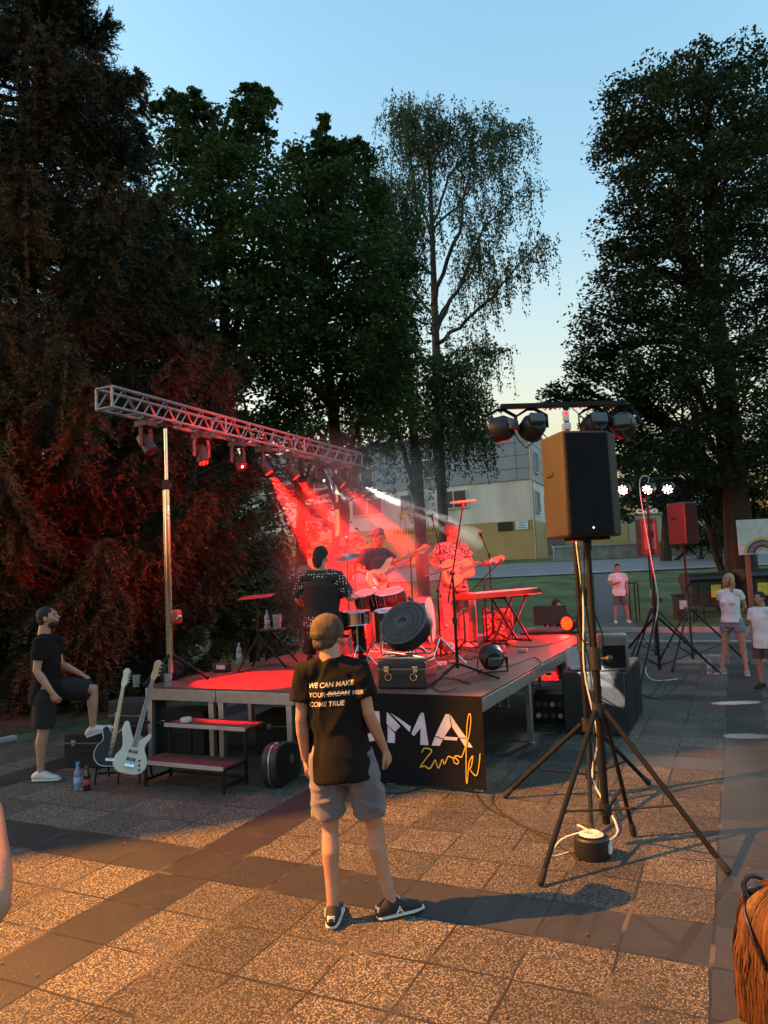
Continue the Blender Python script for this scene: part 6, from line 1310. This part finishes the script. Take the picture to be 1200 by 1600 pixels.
# second cabinet draped red, pedals, tambourine-like clutter on the floor
o = thing('bass_cabinet', 'tall pale covered cabinet glowing red between the drums and the singer', 'speaker cabinet', at(700, 1008, SZ) + Vector((0, .5, 0)), R(10))
q = MB(); q.box((0, 0, .36), (.56, .38, .70)); q.build('cabinet', mat('pale_cover_cloth', (.25, .17, .16), .85, bump=.5, bscale=20), o, bevel=.03); q = MB(); q.box((0, -.193, .36), (.5, .012, .62)); q.build('grille', mat('pale_grille', (.2, .13, .12), .8, bump=1, bscale=200), o); q = MB(); q.box((0, 0, .735), (.5, .3, .05)); q.build('amplifier_head', BLK, o, bevel=.01)
g = random.Random(21)
PEDS = [(676, 1048, (.5, .08, .06), 'red effect pedal on the boards beside the big boom stand'), (690, 1040, (.4, .4, .42), 'grey effect pedal behind the big boom stand'), (655, 1052, (.03, .03, .03), 'black effect pedal beside the fan case'), (738, 1010, (.45, .3, .05), 'yellow effect pedal at the foot of the bass cabinet'), (782, 1014, (.05, .12, .2), 'blue effect pedal in front of the stickered amplifier'), (800, 1006, (.5, .5, .48), 'pale effect pedal to the right of the stickered amplifier'), (817, 1019, (.3, .25, .2), 'wide brownish effect pedal alone near the right stage edge')]
for x, y, c_, lb in PEDS:
    o = thing('effect_pedal', lb, 'effect pedal', at(x, y, SZ), g.uniform(0, 3), 'effect pedals on the stage floor'); w = g.uniform(.09, .14)
    q = MB(); q.box((0, 0, .025), (w, .12, .045)); q.build('casing', mat('pedal_paint_%d' % int(c_[0] * 100), c_, .4), o, bevel=.006); q = MB(); q.cyl((0, -.03, .045), (0, -.03, .062), .012); q.build('foot_switch', CHR, o)
    for s in (-1, 1): q = MB(); q.cyl((s * .02, .035, .045), (s * .02, .035, .06), .008); q.build('knob', BLK, o)
q = MB(); _sp = [(662, 1035), (640, 1060), (705, 1035), (748, 1018), (812, 998), (700, 1000), (728, 1030), (770, 1020), (600, 1040), (650, 1010)]
for i in range(34):
    a = g.choice(_sp); b = g.choice(_sp); p0 = at(a[0], a[1], SZ) + Vector((0, 0, .01)); p1 = at(b[0], b[1], SZ) + Vector((0, 0, .01)); v = lambda: Vector((g.uniform(-.3, .3), g.uniform(-.3, .3), 0))
    q.tube(smooth_pts([p0, p0.lerp(p1, .3) + v(), p0.lerp(p1, .5) + v(), p0.lerp(p1, .75) + v(), p1]), .005, 5)
tag(q.build('cable_tangle', CABLE), 'tangle of thin cables on the stage floor', kind='stuff')
for i, P_ in enumerate(([(700, 1062), (740, 1050), (800, 1040), (835, 1028), (850, 1042)], [(716, 1075), (690, 1082), (675, 1070), (700, 1060), (735, 1070)], [(785, 1008), (830, 1012), (870, 1004), (893, 996)], [(330, 1060), (380, 1050), (420, 1040), (470, 1045)])):
    cable([at(x, y, SZ) + Vector((0, 0, .008)) for x, y in P_], ('black cable crossing the front of the stage past the round floor lamp', 'black cable curled round the foot of the big boom stand', 'black cable running to the glowing floor lamp', 'black cable lying on the red lit boards near the music stand')[i], .006)
# ---- monitors / mixing desk at the back of the stage
dk = thing('mixing_desk', 'dark table with screens at the far end of the stage', 'desk', at(855, 992, SZ) + Vector((0, .3, 0)), R(12))
q = MB(); q.box((0, 0, .02), (1.0, .45, .04)); q.build('table_top', BLK, dk); q = MB(); q.box((0, .05, .30), (.56, .03, .32), rot=(R(-8), 0, 0)); scn_ = q.build('screen', BLK, dk, bevel=.008); q = MB(); q.box((0, .05, .09), (.08, .1, .14)); q.build('screen_foot', BLK, dk)
q = MB(); q.box((-.1, -.12, .07), (.6, .2, .06), rot=(R(8), 0, 0)); mx_ = q.build('mixer', GREY, dk, bevel=.01)
for i in range(10): q = MB(); q.box((-.36 + i * .055, -.13, .108), (.01, .03, .012)); q.build('fader', WHT, mx_)
# ---- tray stand and side table near the drummer
def tri_base(o, h, r, n0=.3, mt=BLM, ll=.36):
    q = MB(); q.cyl((0, 0, .1), (0, 0, h), r); q.build('tube', mt, o)
    for a in (n0, n0 + 2.1, n0 + 4.2): q = MB(); q.tube([(0, 0, .42), (ll * math.cos(a), ll * math.sin(a), .012)], r * .9, 6); q.build('leg', mt, o)
pt_ = at(405, 1046, SZ); o = thing('music_stand', 'black tripod stand with a flat red lit tray left of the drummer', 'music stand', pt_); tri_base(o, .90, .016)
q = MB(); q.box((0, 0, .92), (.42, .30, .014), rot=(R(7), R(-3), .3)); q.build('tray', mat('tray_with_red_light', (.2, .03, .03), .5), o, bevel=.004)  # red of the stage light is put into the tray colour
pt_ = atd(425, 1030, 9.9); pt_.z = SZ; o = thing('side_table', 'small low table holding a bottle and a glass beside the drummer', 'table', pt_); tb_ = atd(430, 984, 9.9).z - SZ; tri_base(o, tb_, .014)
q = MB(); q.lathe([(.01, tb_), (.2, tb_), (.2, tb_ + .015), (.01, tb_ + .015)], 24); q.build('table_top', BLK, o)
PET = mat('clear_plastic', (.75, .8, .85), .08, trans=.85, spec=.6, var=.02); PETB = mat('bluish_plastic', (.3, .45, .65), .1, trans=.6, var=.05)
def bottle(label, p, s=1.0, cap=(.05, .35, .6), m_=None, liq=None):
    o = thing('bottle', label, 'bottle', p); q = MB(); q.lathe([(.005, 0), (.03 * s, 0), (.033 * s, .01 * s), (.031 * s, .07 * s), (.033 * s, .12 * s), (.032 * s, .155 * s), (.013 * s, .2 * s), (.012 * s, .215 * s), (.003, .216 * s)], 16); q.build('body', m_ or PET, o)
    q = MB(); q.lathe([(.002, .215 * s), (.015 * s, .215 * s), (.015 * s, .24 * s), (.002, .241 * s)], 14); q.build('cap', mat('cap_%d_%d' % (cap[0] * 100, cap[2] * 100), cap, .4), o)
    q = MB(); q.lathe([(.0335 * s, .06 * s), (.0345 * s, .062 * s), (.0345 * s, .11 * s), (.0335 * s, .112 * s)], 16); q.build('paper_band', mat('band_%d' % ((liq or (.3,))[0] * 100), liq or (.3, .4, .6), .6), o); return o
def cup(label, p, s=1.0, grp=None):
    o = thing('plastic_cup', label, 'cup', p, 0, grp); q = MB(); q.lathe([(.002, 0), (.030 * s, 0), (.041 * s, .115 * s), (.0395 * s, .115 * s), (.0285 * s, .004), (.002, .004)], 18); q.build('cup_wall', PET, o); q = MB(); q.tube([(.041 * s * math.cos(a), .041 * s * math.sin(a), .115 * s) for a in np.linspace(0, 2 * PI, 19)], .0022, 5); q.build('rim', PET, o); return o
bottle('clear bottle on the small side table beside the drummer', pt_ + Vector((-.06, 0, tb_ + .016)), 1.05); cup('glass standing next to the bottle on the side table', pt_ + Vector((.09, .02, tb_ + .016)), 1.6)
bottle('water bottle with bright blue cap on the paving by the left man\'s shoe', at(122, 1234), 1.12, m_=PETB); bottle('brown cola bottle with a red band on the paving at left', at(136, 1235), 1.0, (.25, .02, .02), mat('cola_brown', (.03, .012, .008), .1, spec=.7), (.35, .05, .05))
bottle('clear bottle at the far left edge of the stage', at(374, 1036, SZ), 1.15); bottle('clear bottle with blue band on the paving near the blonde woman', at(1109, 1052), 1.25)
cup('clear plastic cup at the left front corner of the stage', at(213, 1073, SZ), 1.1); cup('clear plastic cup on the stage near the foot of the mast', at(263, 1072, SZ), 1.15)
o = thing('roll_of_tape', 'pale roll of tape on the upper step', 'tape', (-5.5 + .2, 5.7 + .45, .545)); q = MB(); q.tube([(.05 * math.cos(a), .05 * math.sin(a), .025) for a in np.linspace(0, 2 * PI, 21)], [(.012, .024)] * 21, 8, ref=(0, 0, 1)); q.build('tape', mat('pale_tape', (.4, .4, .4), .5), o)
o = thing('black_bag', 'slumped black bag at the foot of the near mast', 'bag', at(262, 1063, SZ) + Vector((-.02, .05, 0))); q = MB(); q.sph((0, 0, .09), (.16, .12, .1)); q.sph((.08, .03, .15), (.08, .07, .07)); bo = remesh(q, 'body', CARP, o, .012, it=2, wr=.012, ws=(12, 12, 12)); q = MB(); q.tube([(-.1, 0, .15), (-.04, .02, .25), (.06, 0, .24), (.1, 0, .15)], .008, 6); q.build('strap', RUB, o)
o = thing('power_box', 'small black box with a pale lit label on the far stage edge', 'box', at(347, 1050, SZ), R(10)); q = MB(); q.box((0, 0, .06), (.2, .14, .12)); q.build('casing', BLK, o, bevel=.02); q = MB(); q.box((.02, -.072, .07), (.12, .004, .05)); q.build('label_plate', mat('pinkish_plate', (.6, .35, .35), .5), o); q = MB(); q.cyl((0, 0, .12), (0, 0, .16), .03, .01); q.build('knob', BLK, o)
o = thing('spotlight', 'small round dark stage monitor on a low stand left of the drummer', 'stage light', at(455, 1030, SZ) + Vector((0, .5, 0))); hz_ = atd(462, 905, 9.9).z - SZ; tri_base(o, hz_, .014); par_back(o, Vector((.3, -1, .1)), Vector((0, -.05, hz_ + .08)), None, .12)
# rack and connectors under the stage
o = thing('dimmer_rack', 'low rack of connectors with white sockets under the stage edge by the subwoofers', 'power rack', at(868, 1140) + Vector((-.15, .5, 0)), R(5)); q = MB(); q.box((0, 0, .19), (.4, .34, .36)); q.build('casing', BLK, o, bevel=.01)
for i in range(2):
    for j in range(4): q = MB(); q.cyl((-.14 + .09 * j, -.17, .1 + .14 * i), (-.14 + .09 * j, -.2, .1 + .14 * i), .03); q.build('socket', WHT if (i + j) % 3 == 0 else GREY, o)
for k, P_ in enumerate(([(840, 1140), (850, 1125), (870, 1130), (875, 1145), (850, 1150)], [(830, 1130), (845, 1110), (865, 1118), (880, 1150)])): cable(gp(*P_, z=.02 + .03 * k), ('black cable coiled on the ground beside the connector rack', 'black cable looped over the connector rack cables')[k], .01)
o = thing('work_light', 'tiny red light hanging from the frame under the stage edge', 'light', Vector((SX1 + .02, 9.0, .66))); q = MB(); q.sph((0, 0, 0), (.035, .02, .02)); q.build('lens', emit_mat('dim_red_glow', (1, .02, .01), .15), o); q = MB(); q.box((0, 0, .03), (.06, .03, .03)); q.build('clip', BLK, o)
# ---------------------------------------------------------------- things on the lawn
BIN = mat('dark_green_plastic', (.022, .035, .026), .5, bump=.2); YEL = mat('yellow_poster', (.55, .5, .05), .6)
def container(label, p, w, d, h, rz, poster):
    o = thing('waste_container', label, 'waste container', p, rz, 'waste containers on the lawn'); q = MB()
    vs = [(-w / 2 * k, -d / 2 * k2, z) for k, k2, z in ((.88, .85, .18), (1, 1, h * .78))]
    q.add([(s * w / 2 * k, t * d / 2 * k2, z) for k, k2, z in ((.88, .82, .18), (1, 1, h * .80)) for s, t in ((-1, -1), (1, -1), (1, 1), (-1, 1))], [(3, 2, 1, 0), (4, 5, 6, 7), (0, 1, 5, 4), (1, 2, 6, 5), (2, 3, 7, 6), (3, 0, 4, 7)]); b = q.build('body', BIN, o, bevel=.02)
    for x in (-.3, 0, .3): q = MB(); q.box((x * w, -d / 2 * .96, h * .5), (.05, .03, h * .5), rot=(R(4), 0, 0)); q.build('rib', BIN, b)
    q = MB(); q.tube([(-w / 2 - .03, -d * .02, h * .82), (w / 2 + .03, -d * .02, h * .82)], [(d * .54, h * .16)] * 2, 16, ref=(0, 0, 1)); q.build('lid', mat('dark_bin_lid', (.03, .022, .02), .5), o)
    for s in (-1, 1):
        for t in (-1, 1): q = MB(); q.cyl((s * w * .36 - .025, t * d * .3, .08), (s * w * .36 + .025, t * d * .3, .08), .08); q.build('wheel', RUB, o)
    if poster: q = MB(); q.box((poster, -d / 2 - .015, h * .52), (.32, .01, .4), rot=(R(4), 0, 0)); q.build('poster', YEL, o)
    return o
pc = atd(1105, 951, 24); pc.z = terrain_h(pc) - .05; container('wide dark green waste container with a yellow poster, left of the blonde woman', pc, 1.35, .95, 1.32, YAW, .12)
pc = atd(1192, 951, 23.5); pc.z = terrain_h(pc) - .05; container('dark green waste container with a greenish poster behind the boy', pc, 1.35, .95, 1.42, YAW, -.2)
pc = atd(1064, 948, 22.6); pc.z = terrain_h(pc) - .05; o = thing('litter_bin', 'small dark litter bin with a pale blue notice left of the green container', 'litter bin', pc, YAW)
q = MB(); q.box((0, 0, .36), (.38, .34, .72)); q.build('body', mat('dark_brown_metal', (.02, .014, .014), .5), o, bevel=.01); q = MB(); q.box((0, 0, .76), (.46, .42, .06)); q.build('lid', BLK, o, bevel=.01); q = MB(); q.box((0, -.175, .46), (.22, .01, .26)); q.build('notice', mat('pale_blue_notice', (.3, .5, .5), .6), o)
pc = atd(1086, 957, 22); pc.z = terrain_h(pc) - .05; o = thing('bench', 'low dark bench end beside the green container', 'bench', pc, YAW + .4)
q = MB(); q.box((.0, 0, .42), (.5, .36, .05)); q.build('seat', mat('dark_wood', (.05, .03, .02), .7), o, bevel=.005)
for s in (-1, 1): q = MB(); q.tube([(s * .2, -.15, 0), (s * .2, -.15, .4), (s * .2, .15, .4), (s * .2, .15, 0)], .02, 6); q.build('leg', BLM, o)
for x, lab in ((994, 'left'), (0, '')):
    if x: pc = atd(990, 940, 23); pc.z = terrain_h(pc) - .05; o = thing('railing', 'short dark metal railing on the lawn beside the man in white', 'railing', pc, YAW)
if True:
    for s in (-.12, .05, .16): q = MB(); q.cyl((s, 0, 0), (s, 0, 1.15), .02); q.build('post', BLM, o)
    q = MB(); q.cyl((-.12, 0, 1.15), (.16, 0, 1.15), .02); q.build('rail', BLM, o)
pc = atd(909, 940, 24); pc.z = terrain_h(pc) - .05; o = thing('litter_bin', 'dark litter bin on posts seen between the two near stands', 'litter bin', pc, YAW); q = MB(); q.lathe([(.14, .35), (.17, .4), (.18, .95), (.16, .96)], 18); q.build('body', BLM, o); q = MB(); q.cyl((0, .2, 0), (0, .2, 1.1), .025); q.build('post', BLM, o)
# painted board on posts at the right edge
pb_ = atd(1192, 955, 20.5); pb_.z = terrain_h(pb_) - .05; o = thing('painted_board', 'white board with coloured painted arcs on reddish posts at the right edge', 'sign board', pb_, YAW - .1)
zc = atd(1190, 838, 20.5).z - pb_.z; q = MB(); q.box((.05, 0, zc), (1.12, .03, .98)); pn = q.build('panel', mat('white_board', (.5, .5, .46), .7), o, bevel=.004)
for s in (-.32, .5): q = MB(); q.box((s + .05, .05, zc / 2), (.12, .08, zc + .3)); q.build('post', mat('red_brown_wood', (.22, .07, .03), .7, stretch=(1, 1, .2)), o)
for i, c in enumerate([(.5, .42, .05), (.08, .06, .16), (.35, .12, .12), (.05, .05, .08), (.45, .35, .3)]):
    q = MB(); r = .46 - i * .075; q.tube([(.12 + r * math.cos(a), -.018 - .002 * i, zc - .47 + r * .9 * math.sin(a)) for a in np.linspace(.05, PI - .05, 14)], [(.034, .004)] * 14, 6, ref=(0, 1, 0)); q.build('painted_arc', mat('arc_paint_%d' % i, c, .7), pn)
# parked car behind the parapet
pc = atd(1118, 862, 50.5); o = thing('parked_car', 'white parked car of which only the roof shows above the parapet wall', 'car', (pc.x, pc.y, 2.2), YAW)
q = MB(); q.prism(spline2([(-2.0, .35), (-2.05, .7), (-1.3, .82), (-.8, 1.35), (.6, 1.4), (1.3, .9), (2.0, .8), (2.05, .35)], 3), 1.6, XZ(-.8)); q.build('body', mat('white_car_paint', (.5, .5, .5), .25), o, bevel=.05)
q = MB(); q.prism([(-1.1, .86), (-.72, 1.28), (.55, 1.32), (1.1, .92)], 1.62, XZ(-.81)); q.build('window', M_glass, o)
for x in (-1.3, 1.3):
    for y in (-.75, .75): q = MB(); q.cyl((x, y - .1, .32), (x, y + .1, .32), .32); w_ = q.build('wheel', RUB, o)
# mains box on the crossbar of the near light stand
o = thing('power_adapter', 'white power adapter with a small red light hanging on the near crossbar', 'adapter', atd(884, 650, 6.25), YAW); q = MB(); q.box((0, 0, 0), (.05, .04, .09)); q.box((0, 0, -.09), (.07, .05, .06)); q.build('casing', WHT, o, bevel=.008); q = MB(); q.box((0, -.022, .02), (.022, .006, .022)); q.build('switch', LEDR, o)
# narrow white beams that fall on the paving and on the subwoofers
def beam_to(src, dst, en, ang, name='beam', sx=1.0):
    s_ = spot(name, None, src, Vector(dst) - Vector(src), en, (1, .95, .85), ang, .12, .01); return s_
bb_ = [o for o in bpy.data.objects if o.name.startswith('light_bar')]
for dst, en, an in ((at(1150, 1098), 100, 4), (at(1165, 1150), 40, 2.2)):
    l_ = beam_to(Vector((0, 0, 0)), dst - (cF + Vector((.3, -.2, -.3))), en, an); l_.parent = bb_[1]; l_.location = Vector((.3, -.2, -.3)); l_.scale = (2.6, .8, 1)
mh_ = [o for o in bpy.data.objects if o.name.startswith('moving_head_lamp')][0]
for dst, en, an in ((Vector((-1.42, 8.97, .42)), 1500, 2.2), (Vector((-1.55, 8.97, .64)), 1500, 2.4), (Vector((-1.42, 8.97, .66)), 900, 1.4)):
    s0 = mh_.location + Vector((.15, .1, -.4)); l_ = beam_to(Vector((0, 0, 0)), dst - s0, en, an); l_.parent = mh_; l_.location = Vector((.15, .1, -.4))

# fallen leaves and grit on the paving
n_ = 420; g_ = np.random.default_rng(5); C_ = np.stack([g_.uniform(-7.5, 3.5, n_), g_.uniform(1.8, 18, n_), np.full(n_, .006)], 1)
a_ = g_.uniform(0, 6.28, n_); u_ = np.stack([np.cos(a_), np.sin(a_), g_.uniform(-.2, .2, n_)], 1); w_ = np.stack([-np.sin(a_), np.cos(a_), g_.uniform(-.2, .2, n_)], 1); s_ = g_.uniform(.006, .02, (n_, 1))
C_[:, 2] += .004; fl_ = quads('fallen_leaves', C_, u_ * s_, w_ * s_ * .6, mat('dry_leaf', (.11, .07, .03), .8, var=.6, scale=3), None); tag(fl_, 'scattered dry leaves on the paving', kind='stuff')
